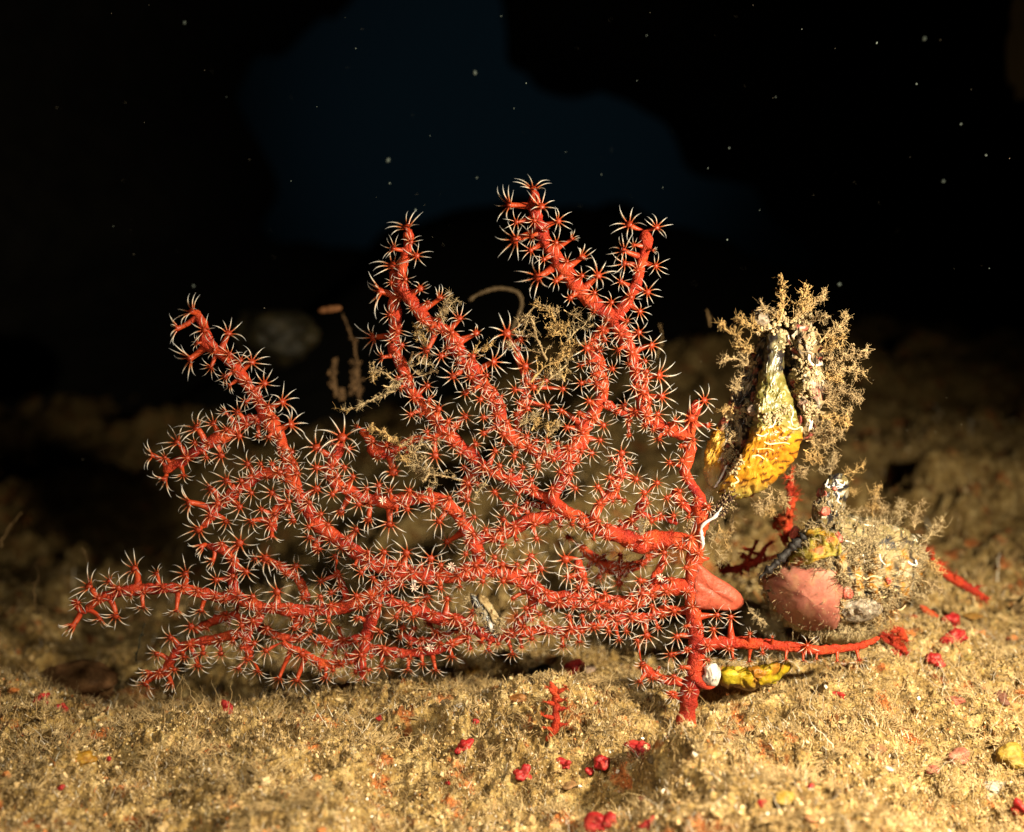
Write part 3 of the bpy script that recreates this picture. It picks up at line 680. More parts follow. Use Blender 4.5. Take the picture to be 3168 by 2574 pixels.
# the hundred largest are parts of their own, the rest one mass
order = sorted(range(len(polys)), key=lambda i: -(polys[i][2] + (200 if polys[i][5] == 'c' else 0)))
big = set(order[:100])
rest_body, rest_tent = MB(), MB()
for i, p in enumerate(polys + extra):
    body, tent, u = polyp_geo(*p, seed=1000+i)
    if i in big:
        mb = MB(); mb.tubes(body[0][None], body[1][None], 10, body[2][None])
        o = mb.build('polyp', M_polyp if p[5] != 'c' else M_white, fan)
        if p[5] == 'c': o['label'] = 'small white closed polyp'
        mt = MB(); add_tent(mt, *tent, pinn=(p[5] != 'c'))
        if p[5] == 'c':
            mt.c = [np.tile([[.88, .66, .58]], (len(x), 1)) for x in mt.v]
            mb.c = [np.tile([[.93, .72, .66]], (len(x), 1)) for x in mb.v]
        c_ = mt.build('tentacle_crown', M_tent if p[5] != 'c' else M_white, None)
        c_.parent = o; c_.matrix_parent_inverse = Matrix.Translation(-Vector(fan.location)) if False else Matrix.Identity(4)
    else:
        rest_body.tubes(body[0][None], body[1][None], 8, body[2][None])
        add_tent(rest_tent, *tent, pinn=p[2] > 38)
nb = rest_body.build('polyp', M_polyp, fan); nb['kind'] = 'stuff'
nt_ = rest_tent.build('tentacle_crown', M_tent); nt_.parent = nb; nt_['kind'] = 'stuff'
print('polyps', len(polys), 'extra', len(extra))

# folded wing of red tissue grown out from the trunk
def fold():
    pl = np.array([(2150,1735),(2175,1752),(2207,1778),(2254,1806),(2292,1838),(2301,1868),(2285,1886),(2250,1890),(2207,1888),(2172,1885),(2148,1880),(2144,1800)], float)
    pl = catmull(np.vstack([pl, pl[:1]])/300, .05)[:-1]*300
    c = pl.mean(0); K = len(pl); mb = MB(); V = []
    fr = [0, .25, .5, .72, .9, 1.0]
    for sgn in (-1, 1):
        for f in (fr if sgn < 0 else fr[::-1][1:]):
            q = c + (pl-c)*f
            yy = sgn*.030*math.sqrt(1-f*f+1e-9) - .02 + (q[:, 0]-2150)*.0004
            P = unproj(q[:, 0], q[:, 1], yy)
            # long ridges
            P[:, 1] += sgn*.005*np.sin((q[:, 1]-q[:, 0]*.62)*.16+vnoise(q*.02, 4)*2)*(f < .95) + .007*vnoise(q*.04, 3) + .004*vnoise(q*.12, 5)
            V.append(P)
    V = np.array(V); n = len(V)
    i = np.arange(n-1)[:, None]*K; j = np.arange(K)[None]; j2 = (j+1) % K
    mb.add(V.reshape(-1, 3), np.stack([i+j, i+j2, i+K+j2, i+K+j], -1).reshape(-1, 4))
    mb.c = [np.tile([[.56, .115, .070]], (len(x), 1))*(1+.25*vnoise(x*22, 8)[:, None]) for x in mb.v]
    mb.build('tissue_fold', M_red, fan)['label'] = 'smooth pinkish red fold of tissue'
    # root sheet over the pale bryozoan
    a = parse('2140,2085,18 2165,2110,17 2190,2124,11 2212,2122,4')
    P = unproj(a[:, 0], a[:, 1], -.02); mb = MB(); Q = catmull(np.column_stack([P, a[:, 2]*U]), .006)
    mb.tubes(Q[None, :, :3], Q[None, :, 3], 10, ref=(0, 1, 0)); mb.build('root', M_coral, fan)
fold()
# ------------------------------------------------------------------ shells, growths and bits
from mathutils.bvhtree import BVHTree
def parse2(s): return np.array([[float(q) for q in w.split(',')] for w in s.split()])
def zs(s, ox, oy, f):
    a = np.array([[float(q) for q in w.split(',')] for w in s.split()])
    a[:, 0] = ox + a[:, 0]/f; a[:, 1] = oy + a[:, 1]/f
    return a
UP = lambda s: zs(s, 2100, 800, 2.17)       # notes taken on enlarged views of the photo
LO = lambda s: zs(s, 2200, 1400, 2.2076)
def closed(pl, step=.03):
    return catmull(np.vstack([pl, pl[:1]])/200., step)[:-1]*200.
def soft(pl, c):
    """radii of the outline and of the ellipse that fits it, so that bodies round off without star creases"""
    r = pl-c; cov = r.T@r/len(r); w, E = np.linalg.eigh(cov); u = r@E; th = np.arctan2(u[:, 1], u[:, 0])
    ab = np.sqrt(2*np.maximum(w, 1)); re = 1/np.sqrt((np.cos(th)/ab[0])**2+(np.sin(th)/ab[1])**2)
    rp = np.linalg.norm(r, axis=1); return r/rp[:, None], rp, np.minimum(re, rp*1.5)*.92
def level(c, sf, f):
    w = f**1.6; return c + sf[0]*(f*(w*sf[1]+(1-w)*sf[2]))[:, None]
def inflate(mb, pl, y0, th, colf=None, rings=26, rough=.012, back=.6, fs=.014, edge=.25, ridge=None, slope=0, step=.03):
    """solid rounded body whose outline is pl: real thickness th in front and th*back behind"""
    pl = closed(np.asarray(pl, float), step); K = len(pl); c = pl.mean(0)
    fr = np.sin(np.linspace(0.02, np.pi/2, rings)); V = []; Cc = []; sf = soft(pl, c)
    for sg, seq in ((-1, fr), (1, fr[::-1][1:])):
        for f in seq:
            q = level(c, sf, f)
            prof = math.sqrt(max(0, 1-f**2.6))
            d = th*prof*(1 if sg < 0 else back)
            yy = y0 + slope*(q[:, 0]-c[0])*U + sg*d
            n3 = np.column_stack([q*fs, np.full(K, sg*3.)])
            bump = rough*(fbm(n3, 4, 61)) + rough*.5*vnoise(n3*9, 66)
            if ridge is not None: bump = bump + ridge(q[:, 0], q[:, 1])*prof
            P = unproj(q[:, 0], q[:, 1], yy + sg*bump*(.3+prof))
            P[:, 0] += rough*.8*vnoise(n3*4, 63); P[:, 2] += rough*.8*vnoise(n3*4, 64)
            V.append(P)
            Cc.append(colf(q[:, 0], q[:, 1]) if colf else np.tile([[.5, .4, .3]], (K, 1)))
    V = np.array(V); n = len(V)
    i = np.arange(n-1)[:, None]*K; j = np.arange(K)[None]; j2 = (j+1) % K
    mb.add(V.reshape(-1, 3), np.stack([i+j, i+j2, i+K+j2, i+K+j], -1).reshape(-1, 4), 0, np.array(Cc).reshape(-1, 3))
    return mb
def bvh(*mbs):
    V = []; Fs = []; n = 0
    for m in mbs:
        v = np.concatenate(m.v); V += [tuple(x) for x in v]
        for f, _ in m.f: Fs += [tuple(int(q)+n for q in r) for r in f]
        n += len(v)
    return BVHTree.FromPolygons(V, Fs)
def on(tree, px, py, dflt=None):
    """first point of a body on the ray through a photo pixel"""
    e = unproj(px, py, 3.0); d = Vector(e-CAM).normalized()
    h = tree.ray_cast(Vector(CAM), d)
    if h[0] is None: return (None if dflt is None else unproj(px, py, dflt)), Vector((0, -1, 0))
    return np.array(h[0]), (h[1] if h[1].dot(d) < 0 else -h[1])
def patch(mb, tree, pl, h, colf, dflt, rings=9, rough=.006, step=.05, sm=0):
    pl = closed(np.asarray(pl, float), step); K = len(pl); c = pl.mean(0); V = []; Cc = []; sf = soft(pl, c)
    for f in list(np.sin(np.linspace(.01, np.pi/2, 22))) + [1.01]:
        q = level(c, sf, f) if f < 1 else c + (pl-c)*f; row = []
        for x, y in q:
            p, n = on(tree, x, y, dflt)
            row.append(p + np.array([0, -1, .1])*(h*math.sqrt(max(0, 1-min(f, 1)**3)) - (.01 if f >= 1 else 0)))
        P = np.array(row); P = P + (rough*vnoise(np.column_stack([q*.05, q[:, 0]*0]), 71) + rough*.5*vnoise(np.column_stack([q*.16, q[:, 0]*0]), 72))[:, None]*np.array([0, -1, 0])
        V.append(P); Cc.append(colf(q[:, 0], q[:, 1]))
    V = np.array(V); n = len(V)
    for _ in range(sm):
        yv = V[..., 1]; yv = (np.roll(yv, 1, 1)+yv*2+np.roll(yv, -1, 1))/4; yv[1:-1] = (yv[:-2]+2*yv[1:-1]+yv[2:])/4; yv[0] = yv[0].mean(); V[..., 1] = yv
    i = np.arange(n-1)[:, None]*K; j = np.arange(K)[None]; j2 = (j+1) % K
    mb.add(V.reshape(-1, 3), np.stack([i+j, i+j2, i+K+j2, i+K+j], -1).reshape(-1, 4), 0, np.array(Cc).reshape(-1, 3))
def lay(mb, tree, pl, r, colr, dflt, lift=.5, taper=.3, sides=7):
    """thin tube lying along a surface"""
    q = catmull(np.asarray(pl, float)/200., .02)*200; P = []
    for x, y in q:
        p, n = on(tree, x, y, dflt); P.append(p + np.array([0, -1, 0])*r*U*lift)
    P = np.array(P)
    for _ in range(2): P[1:-1, 1] = (P[:-2, 1]+P[1:-1, 1]+P[2:, 1])/3
    t = np.linspace(0, 1, len(P)); R = r*U*(1-taper*t)*(1+.12*vnoise(np.stack([t*25, t*0], -1), 5))
    R[[0, -1]] *= .3
    mb.tubes(P[None], R[None], sides, None, np.array([colr]))
def bumpy_tube(mb, pts3, rad, colr, rough=.15, sides=9, step=.01, seed=0):
    Q = catmull(np.column_stack([pts3, rad]), step); P, R = Q[:, :3], Q[:, 3]
    t = np.linspace(0, 30, len(P)); R = R*(1+rough*vnoise(np.stack([t, t*0+seed], -1), 9))
    R[0] *= .5; R[-1] *= .15
    mb.tubes(P[None], R[None], sides, None, np.array([colr]))
GOLD = (.66, .46, .20); SAND = (.55, .42, .24); BEIGE = (.62, .50, .30)
def twig(mb, pts, y, r=3.2, n=9, bl=32, colr=GOLD, seed=0, wav=6, sub=True, grit=True, hairs=.3):
    """branching silted hydroid along a run of photo pixels; lengths in photo pixels"""
    g = np.random.default_rng(seed+500)
    q = catmull(np.asarray(pts, float)/200., .03)*200
    y = np.broadcast_to(np.asarray(y, float), (2,)) ; dep = np.linspace(y[0], y[-1], len(q))
    P = unproj(q[:, 0], q[:, 1], dep)
    w = np.stack([vnoise(np.stack([np.arange(len(q))*.35, q[:, 0]*0+k+seed*3.1], -1), 81+k) for k in range(3)], -1)*wav*U
    P = P + w
    T = unit(np.gradient(P, axis=0)); m = len(P)
    L = []; Rr = []
    K = 8
    def put(path, r0, r1):
        s = np.linspace(0, len(path)-1, K); i = np.minimum(s.astype(int), len(path)-2); f = (s-i)[:, None]
        L.append(path[i]*(1-f)+path[i+1]*f); Rr.append(np.linspace(r0, r1, K)*(1+.9*(g.random(K)-.4))*U)
    for k in range(0, m-1, 5): put(P[k:min(k+6, m)] if k+6 <= m or m-k > 1 else P[-2:], r*(1-.5*k/m), r*(1-.5*(k+5)/m))
    for _ in range(n):
        k = int(g.integers(1, m)); o = P[k]; tl = (1-.55*k/m)*bl*U*(.5+g.random())
        side = unit(np.cross(T[k], unit(g.normal(size=3))) + T[k]*(.35+.5*g.random()) + np.array([0, 0, .15]))
        s = np.linspace(0, 1, 7)[:, None]; bend = unit(g.normal(size=3))*tl*.25
        B = o + side*tl*s + bend*s**2 + (g.random((7, 3))-.5)*tl*.10
        put(B, r*.65, r*.22)
        if sub:
            for _ in range(int(g.integers(2, 6))):
                j = int(g.integers(2, 7)); o2 = B[j]; d2 = unit(side + 1.1*g.normal(size=3)); l2 = tl*(.18+.28*g.random())
                put(o2 + d2*l2*np.linspace(0, 1, 3)[:, None], r*.38, r*.16)
    L = np.array(L); Rr = np.array(Rr)
    c = np.array([colr])*(.75+.5*g.random((len(L), 1)))
    mb.tubes(L, Rr, 4, None, np.clip(c, 0, .9))
    if hairs:
        a = L[:, 1:].reshape(-1, 3); a = a[g.random(len(a)) < hairs*.55]; d = unit(g.normal(size=(len(a), 3)))
        d2 = g.normal(size=(len(a), 3))*.4; l = (6+14*g.random((len(a), 1)))*U; s = np.linspace(0, 1, 4)[None, :, None]
        mb.tubes(a[:, None] + (d[:, None]*s + d2[:, None]*s**2)*l[:, None], np.tile(np.linspace(.5, .25, 4), (len(a), 1))*U, 3, None, np.clip(np.array([colr])*(.8+.5*g.random((len(a), 1))), 0, .9))
    if grit:
        a = L.reshape(-1, 3); a = a[g.random(len(a)) < .32]
        chips(mb, a + (g.random(a.shape)-.5)*r*1.6*U, r*U*(.25+.65*g.random((len(a), 3))), np.clip(np.array([colr])*(.7+.7*g.random((len(a), 1))), 0, .92), 0, .3)
def pick(c0, *rest):
    """colour by masks: rest = (mask 0..1, colour)"""
    c = np.asarray(c0, float); c = c if c.ndim > 1 else np.tile(c[None], (len(rest[0][0]), 1))
    for m, k in rest:
        m = np.clip(m, 0, 1)[:, None]; c = c*(1-m) + np.array(k)[None]*m
    return c
st = lambda v, a, b: np.clip((v-a)/(b-a), 0, 1)
n2 = lambda x, y, s, sd=1: vnoise(np.stack([x*s, y*s], -1), sd)

# ---- the tall oyster hanging at the trunk's right
def tall_oyster():
    loc = unproj(2262, 1540, .05)
    T = thing('winged_oyster', loc, 'tall upright oyster with a golden striped foot and bristling silted growths, beside the trunk', 'oyster')
    front = UP('262,1560 300,1500 370,1380 450,1260 485,1150 505,1000 522,850 560,700 585,560 605,480 670,455 712,520 712,640 700,760 742,860 775,960 805,1060 832,1150 822,1230 780,1340 705,1430 625,1510 520,1580 400,1612 310,1602')
    def cf(x, y):
        zx = (x-2100)*2.17; zy = (y-800)*2.17
        g = (zy + .35*(zx-560) + 18*n2(x, y, .03, 2))            # growth coordinate
        strp = (np.sin(g*.17 + 2.6*n2(x, y, .02, 5)) > .50)*(n2(x, y, .06, 7) > -.05)
        gold = pick((.68, .34, .022), (st(n2(x, y, .02, 3), .1, .6), (.58, .22, .012)), (st(zy, 1480, 1580)*.8, (.55, .50, .12)), (strp*1.0, (.12, .035, .008)))
        olive = pick((.22, .20, .05), (st(n2(x, y, .05, 4), .0, .5), (.33, .30, .09)), (st(n2(x, y, .12, 6), .42, .6), (.55, .50, .28)))
        grey = pick((.14, .125, .06), (st(n2(x, y, .10, 8), .15, .35), (.42, .37, .22)), (st(n2(x, y, .07, 9), .15, .4), (.03, .025, .025)))
        m1 = st(zy + 40*n2(x, y, .03, 10), 1180, 1120)[:, None]; m2 = st(zy + 40*n2(x, y, .04, 11), 800, 720)[:, None]
        m3 = (st(zx - .55*(1500-zy)*.9, 330, 270)*st(zy, 1500, 1450))[:, None]
        c = gold*(1-m1) + olive*m1; c = c*(1-m2) + grey*m2
        return c
    A = MB(); inflate(A, front, .02, .15, cf, 40, .008, .5, .02, step=.014, ridge=lambda x, y: .0022*np.sin(((y-800)*2.17+.35*((x-2100)*2.17-560))*.11))
    A.build('valve', mat_glossy, T)['label'] = 'golden valve with brown dashes'
    left = UP('168,1440 178,1300 225,1180 300,1050 350,920 400,800 470,680 540,560 606,465 590,600 560,750 530,900 505,1050 470,1200 425,1300 350,1400 285,1500 235,1545 190,1510')
    def cl(x, y):
        zx = (x-2100)*2.17; zy = (y-800)*2.17
        am = st(zx + 20*n2(x, y, .05, 3), 305, 275)*st(zy, 1080, 1170)
        return pick((.035, .022, .018), (am, (.70, .34, .03)), (am*st(n2(x, y, .03, 6), .1, .5), (.80, .50, .08)), (am*st(zy, 1380, 1470), (.60, .50, .26)), (st(n2(x, y, .11, 4), .18, .4)*(1-am), (.52, .42, .27)), (st(n2(x, y, .06, 5), .35, .5)*(1-am), (.6, .18, .12)))
    B = MB(); inflate(B, left, .05, .06, cl, 26, .009, .8, .03, step=.02)
    B.build('valve', mat_glossy, T)['label'] = 'dark narrow valve, amber at its foot'
    slot = UP('680,470 760,440 860,430 880,560 850,700 760,800 700,760 690,640')
    C = MB(); inflate(C, slot, .10, .05, lambda x, y: pick((.028, .02, .018), (st(n2(x, y, .1, 4), .3, .5), (.2, .15, .1))), 12, .006)  # near-black body set back in the gap, its colour standing in for shade
    C.build('gape_shade', M_crust, T)
    right = UP('705,530 745,450 850,395 905,465 935,560 965,700 978,850 968,1000 935,1130 885,1205 835,1225 802,1120 772,980 740,860 735,780 790,720 835,640 830,540 770,520')
    def cr(x, y):
        return pick((.34, .25, .12), (st(n2(x, y, .05, 4), .05, .4), (.52, .41, .24)), (st(n2(x, y, .035, 8), .25, .5), (.52, .33, .26)), (st(n2(x, y, .08, 5), .35, .5), (.12, .09, .06)), (st(n2(x, y, .07, 6), .55, .62), (.60, .14, .12)), (st(n2(x, y, .09, 7), .52, .58), (.75, .70, .62)))
    D = MB(); inflate(D, right, .06, .13, cr, 30, .022, .7, .022, step=.02)
    D.build('valve', M_crust, T)['label'] = 'silt encrusted valve with pink and white spots'
    tr = bvh(A, B, C, D)
    # crusty silt clots
    E = MB(); pts = []
    for z in UP('640,430 690,400 740,420 800,400 850,400 600,470 560,500 470,690 900,500 880,560 340,1030 380,1040 430,1020 470,1030 500,1000 340,1060 360,1200 350,1290 330,1340 360,1420 390,1360 660,1060 600,1080 720,1020 860,720 900,760 800,800 850,850 800,900 880,900 900,1000 860,1060 780,760 820,700 940,800 380,860 720,600 740,680 700,500'):
        for _ in range(34):
            x, y = z + rng.normal(size=2)*9
            p, n = on(tr, x, y, .02); pts.append(p - np.array([0, .006*rng.random(), 0]))
    pts = np.array(pts); chips(E, pts, .0045*(.5+1.6*rng.random((len(pts), 3))), np.array([BEIGE])*(.6+.7*rng.random((len(pts), 1))), 0, .4)
    E.build('silt_crust', M_hyd, T)
    g = MB(); a = UP('480,360 540,330 600,380 615,430 560,455 490,430'); inflate(g, a, .03, .035, lambda x, y: pick((.42, .36, .30), (st(n2(x, y, .1), .1, .4), (.55, .48, .40))), 12, .012)
    g.build('sponge_lump', M_crust, T); g = MB()
    a = UP('455,1010 500,985 530,1010 525,1050 480,1060'); inflate(g, a, -.08, .02, lambda x, y: pick((.55, .42, .36), (st(n2(x, y, .1), .1, .4), (.62, .50, .42))), 10, .008)
    g.build('sponge_lump', M_crust, T)
    wt = [('870,640 876,690 905,716 955,708', 5, (.9, .88, .84)), ('728,1130 780,1146 820,1130 826,1165', 3.2, (.85, .80, .45)), ('745,980 766,1030 754,1080 766,1125', 3, (.85, .8, .6)), ('850,1060 880,1100 868,1165', 4, (.9, .88, .8)), ('895,1085 884,1150', 3.5, (.9, .88, .84)), ('598,1136 632,1122 652,1075', 2.6, (.92, .9, .88)), ('378,1356 415,1348 440,1384', 2.8, (.88, .8, .45)), ('490,1326 535,1322 576,1348', 2.8, (.9, .85, .5)), ('520,1180 560,1192 605,1170', 2.6, (.88, .84, .5)), ('238,1540 280,1475 322,1385', 4.5, (.88, .88, .92)), ('360,1515 398,1492 372,1455', 3.5, (.9, .85, .5)), ('600,470 640,468 668,486', 3, (.8, .65, .4)), ('640,600 655,585 660,610 640,620', 2.5, (.75, .68, .5)), ('730,500 740,545', 3, (.9, .85, .8)), ('920,745 925,775 950,780', 5, (.9, .9, .9)), ('570,1230 610,1245 700,1235 745,1245', 2.5, (.85, .8, .4)), ('520,1280 600,1275 640,1290', 2, (.85, .7, .2)), ('560,830 575,800', 2, (.8, .78, .4)), ('600,900 630,880 650,905', 2.2, (.75, .72, .35)), ('690,905 705,890 712,915 698,925', 3, (.85, .82, .25)), ('355,1530 350,1515 365,1510 372,1528 358,1536', 3.5, (.95, .85, .35))]
    for s, r, c in wt:
        W = MB(); lay(W, tr, UP(s), r, c, .0); W.build('worm_tube', M_white, T)
    m = MB(); a = parse2('2262,1518 2248,1545 2232,1575 2212,1590 2188,1592')
    bumpy_tube(m, unproj(a[:, 0], a[:, 1], -.01), np.array([16, 15, 12, 13, 15])*U, (.035, .02, .018), .8, 9)
    q = np.repeat(a[:-1], 60, 0) + rng.normal(size=(240, 2))*13; p3 = unproj(q[:, 0], q[:, 1], -.03-.02*rng.random(240))
    chips(m, p3, .004*(.4+rng.random((240, 3))), np.where(rng.random((240, 1)) < .4, np.array([[.55, .42, .25]]), np.array([[.12, .06, .04]])), 0, .4)
    m.build('byssus', M_hyd, T)
    # growths standing off the rim, each a part
    tw = [('520,650 440,570 380,510 290,450', 3.6, 16, 42), ('500,700 430,690 360,680 282,684', 4.4, 12, 36), ('500,620 440,600 400,560', 3, 8, 36), ('670,420 690,340 700,250 686,130', 3.6, 15, 40), ('640,400 610,350 560,320', 2.8, 10, 40), ('760,420 830,360 900,300 985,235', 3.6, 18, 46), ('830,380 850,300 850,230 845,200', 4.2, 14, 40), ('900,430 940,400 1000,385', 2.8, 8, 32), ('940,560 1020,520 1080,460 1115,395', 3.4, 20, 52), ('950,620 1040,560 1110,540', 3, 14, 46), ('960,680 1060,680 1160,640 1270,640', 4.0, 22, 46), ('970,760 1060,760 1150,735 1240,765', 3.4, 20, 44), ('970,810 1030,800 1090,820', 4, 10, 36), ('970,900 1060,890 1140,900 1210,940', 2.2, 22, 50), ('960,960 1040,960 1100,1000 1140,1020', 2.0, 18, 46), ('950,1060 1020,1080 1080,1100 1135,1110', 3.6, 18, 40), ('900,1150 980,1150 1050,1180 1100,1170', 2.4, 18, 46), ('850,1220 900,1230 960,1250 1030,1230', 2.4, 16, 44), ('830,1290 880,1320 940,1350', 2.0, 14, 40), ('470,760 420,800 385,850 375,880', 3.4, 10, 34), ('700,700 760,590 800,560', 3.0, 10, 34), ('560,480 480,450 400,410', 2.6, 14, 44), ('640,1560 600,1600 560,1650 540,1720', 2.6, 16, 46), ('640,1540 680,1590 720,1640', 2.0, 12, 42), ('540,1600 560,1660 620,1700', 2.2, 12, 40), ('750,1420 800,1440 850,1400', 2, 12, 40), ('740,720 720,640 745,600', 2.4, 8, 26), ('380,1010 330,1000 300,1020', 3.6, 9, 28), ('400,1190 360,1190 345,1215', 3.6, 8, 22), ('320,1340 300,1350 330,1300', 3, 8, 22)]
    for i, (s, r, n, bl) in enumerate(tw):
        h = MB(); yy = (.0, -.05, .05)[i % 3] - .01
        twig(h, UP(s), (.0, yy), r*.8, int(n*2.0), bl*.72, (GOLD, SAND, (.60, .45, .24))[i % 3], seed=i)
        h.build('hydroid', M_hyd, T)
tag_ = None
M_pink = mat_tint('pink_sponge', .6, .25, 200, .25, .2, 0, .2, .62)
mat_glossy = mat_tint('shell_periostracum', .32, .35, 110, .25, .55, 0, .12, .6)
tall_oyster()

# ---- the round oyster at the right
def round_oyster():
    T = thing('pearl_oyster', unproj(2600, 1972, .36), 'round oyster on its side, half covered by pink sponge, black wing pointing up', 'oyster')
    body = LO('325,860 350,950 400,1060 450,1130 560,1200 680,1240 800,1255 900,1250 1020,1235 1120,1190 1220,1120 1310,1040 1400,950 1450,850 1462,740 1435,620 1370,545 1280,495 1150,458 1000,432 900,405 800,440 690,500 600,560 520,640 440,760 370,810')
    def cb(x, y):
        zx = (x-2200)*2.2076; zy = (y-1400)*2.2076
        band = np.sin(zx*.058 + 1.3*n2(x, y, .02, 3))
        low = pick((.42, .30, .14), (st(band, -.1, .5), (.68, .33, .05)), (st(-band, .55, .85), (.035, .03, .035)), (st(n2(x, y, .06, 4), .15, .4), (.56, .45, .26)), (st(n2(x, y, .10, 8), .5, .62), (.72, .64, .46)))
        up = pick((.42, .34, .16), (st(n2(x, y, .04, 5), .1, .5), (.55, .45, .24)), (st(n2(x, y, .09, 6), .42, .6), (.10, .08, .06)), (st(np.hypot((zx-1230)/120, (zy-620)/60), 1, .6)*st(n2(x, y, .12, 9), -.4, .1), (.06, .06, .07)), (st(n2(x, y, .08, 7), .5, .65), (.70, .62, .44)))
        m = st(zy+30*n2(x, y, .03, 2), 650, 720)[:, None]; lip = st(zy, 1100, 1190)[:, None]
        return (up*(1-m)+low*m)*(1-lip) + np.array([.60, .48, .27])*lip
    A = MB(); inflate(A, body, .36, .30, cb, 46, .014, .7, .018, step=.016,
        ridge=lambda x, y: .008*np.sin((x-2200)*2.2076*.058)*st(y, 1690, 1730)*st(x, 2500, 2560))
    A.build('valve', M_crust, T)['label'] = 'bulging upper valve banded orange, black and beige'
    rim = LO('560,1190 640,1250 700,1270 760,1296 880,1316 1000,1304 1085,1258 1140,1180 1000,1180 850,1190 700,1190')
    R = MB(); inflate(R, rim, .36, .16, lambda x, y: pick((.66, .54, .30), (st(n2(x, y, .08), .1, .4), (.48, .36, .16))), 14, .006)
    R.build('valve_rim', M_crust, T)
    wing = LO('615,560 650,500 690,440 705,350 740,285 770,215 800,170 850,145 905,158 930,215 925,310 905,370 890,430 840,490 760,530 680,570')
    Wg = MB(); inflate(Wg, wing, .14, .08, lambda x, y: pick((.02, .02, .028), (st(n2(x, y, .11, 4), .25, .4), (.30, .27, .20)), (st(n2(x, y, .07, 5), .32, .45), (.22, .17, .07)), (st(n2(x, y, .12, 6), .48, .56), (.62, .58, .50))), 24, .012, step=.02)
    Wg.build('wing', mat_glossy, T)['label'] = 'black wing speckled with white and pink'
    edge = MB(); e = LO('640,560 560,640 500,700 430,770 370,820 325,860')
    bumpy_tube(edge, unproj(e[:, 0], e[:, 1], .12), np.array([15, 12, 11, 12, 9, 6])*U, (.03, .026, .028), .9, 10)
    edge.build('hinge_edge', M_crust, T)
    tr = bvh(A, R, Wg)
    def P(name, s, h, colf, mat=M_crust, d=.2, lab=None):
        m = MB(); patch(m, tr, LO(s), h, colf, d, rough=.001 if 'pink' in name else .006, sm=14 if 'pink' in name else 0); o = m.build(name, mat, T)
        if lab: o['label'] = lab
        return m
    pk = lambda x, y: pick((.56, .22, .17), (st(n2(x, y, .012, 3), -.2, .5), (.66, .31, .23)), (st(n2(x, y, .03, 4), .0, .6)*.8, (.42, .14, .11)), (st(n2(x, y, .055, 6), .2, .6)*.6, (.55, .30, .18)))
    m1 = P('pink_sponge', '340,850 400,800 480,770 560,755 640,790 700,780 780,790 860,820 890,880 900,960 880,1050 890,1120 850,1190 780,1215 680,1215 580,1185 480,1120 420,1040 370,950', .035, pk, M_pink)
    P('white_sponge', '885,1090 940,1020 1010,990 1090,1000 1150,1030 1175,1070 1130,1120 1060,1150 980,1160 920,1150', .03, lambda x, y: pick((.66, .60, .52), (st(n2(x, y, .06, 3), .0, .4), (.52, .44, .34)), (st(n2(x, y, .14, 5), .35, .5), (.35, .3, .25))))
    P('yellow_sponge', '520,720 545,620 610,550 700,515 790,530 860,570 890,640 880,700 800,715 720,740 640,770 560,770', .04, lambda x, y: pick((.46, .36, .05), (st(n2(x, y, .05, 3), .0, .3), (.62, .36, .03)), (st(n2(x, y, .08, 4), .25, .45), (.70, .60, .12)), (st(n2(x, y, .03, 6), .35, .5), (.72, .22, .08))))
    red = lambda x, y: pick((.72, .16, .12), (st(n2(x, y, .1, 3), .1, .4), (.80, .30, .24)))
    for s in ('535,560 570,500 600,520 590,570 550,600', '835,560 870,540 905,590 890,620 855,600', '720,300 735,245 775,255 790,290 745,305', '725,410 760,365 810,380 805,425 755,435', '820,250 835,230 858,240 850,265', '575,700 600,700 605,730 580,735', '545,935 565,900 610,905 620,935 580,955', '895,960 910,920 950,925 975,975 945,1005 905,1000', '1185,860 1215,850 1235,880 1205,905'):
        P('red_crust', s, .018, red, M_red)
    for s, r, c in [('780,235 790,205 800,180', 3.5, (.85, .83, .8)), ('775,215 800,240 812,225', 3, (.85, .83, .8)), ('850,180 870,210 905,222 912,195', 3, (.8, .8, .8)), ('862,270 870,300 862,330 890,355', 3.5, (.8, .78, .74)), ('1020,485 1060,495 1125,505', 3.4, (.85, .8, .68)), ('905,600 940,608 985,625', 3.2, (.9, .86, .75)), ('640,720 670,735 700,722 730,735', 4, (.85, .72, .45)), ('720,1035 790,1045 850,1035 870,1020', 2.6, (.8, .6, .5)), ('640,1000 680,970 720,930', 2.5, (.55, .42, .36)), ('1035,690 1040,730 1050,760', 4, (.85, .82, .8)), ('1150,690 1155,730 1190,770', 3.6, (.8, .75, .7)), ('1340,740 1360,760 1400,770 1395,730', 4.5, (.85, .85, .88)), ('985,830 1030,850 1060,870', 3, (.85, .68, .4)), ('1060,870 1080,850 1120,845', 3, (.8, .7, .5)), ('1365,560 1390,580 1410,620', 3.5, (.85, .82, .7)), ('1380,600 1410,590 1430,560', 3, (.85, .82, .7)), ('1240,1090 1300,1070 1330,1040', 3, (.85, .6, .35)), ('1130,1130 1140,1170', 3, (.85, .8, .7)), ('1040,1120 1050,1090 1085,1110', 4, (.9, .88, .84)), ('1170,990 1240,960 1260,930', 3, (.8, .65, .35)), ('680,640 700,600 720,590', 3, (.85, .8, .3)), ('740,560 760,540 790,560', 2.6, (.9, .7, .3)), ('930,430 1020,450 1100,468 1210,490', 4, (.30, .27, .2)), ('945,445 1010,470 1060,480', 3, (.4, .36, .28))]:
        W = MB(); lay(W, tr, LO(s), r, c, .2); W.build('worm_tube', M_white, T)
    # silt, short turf and clots over the shell
    E = MB(); C0 = []; 
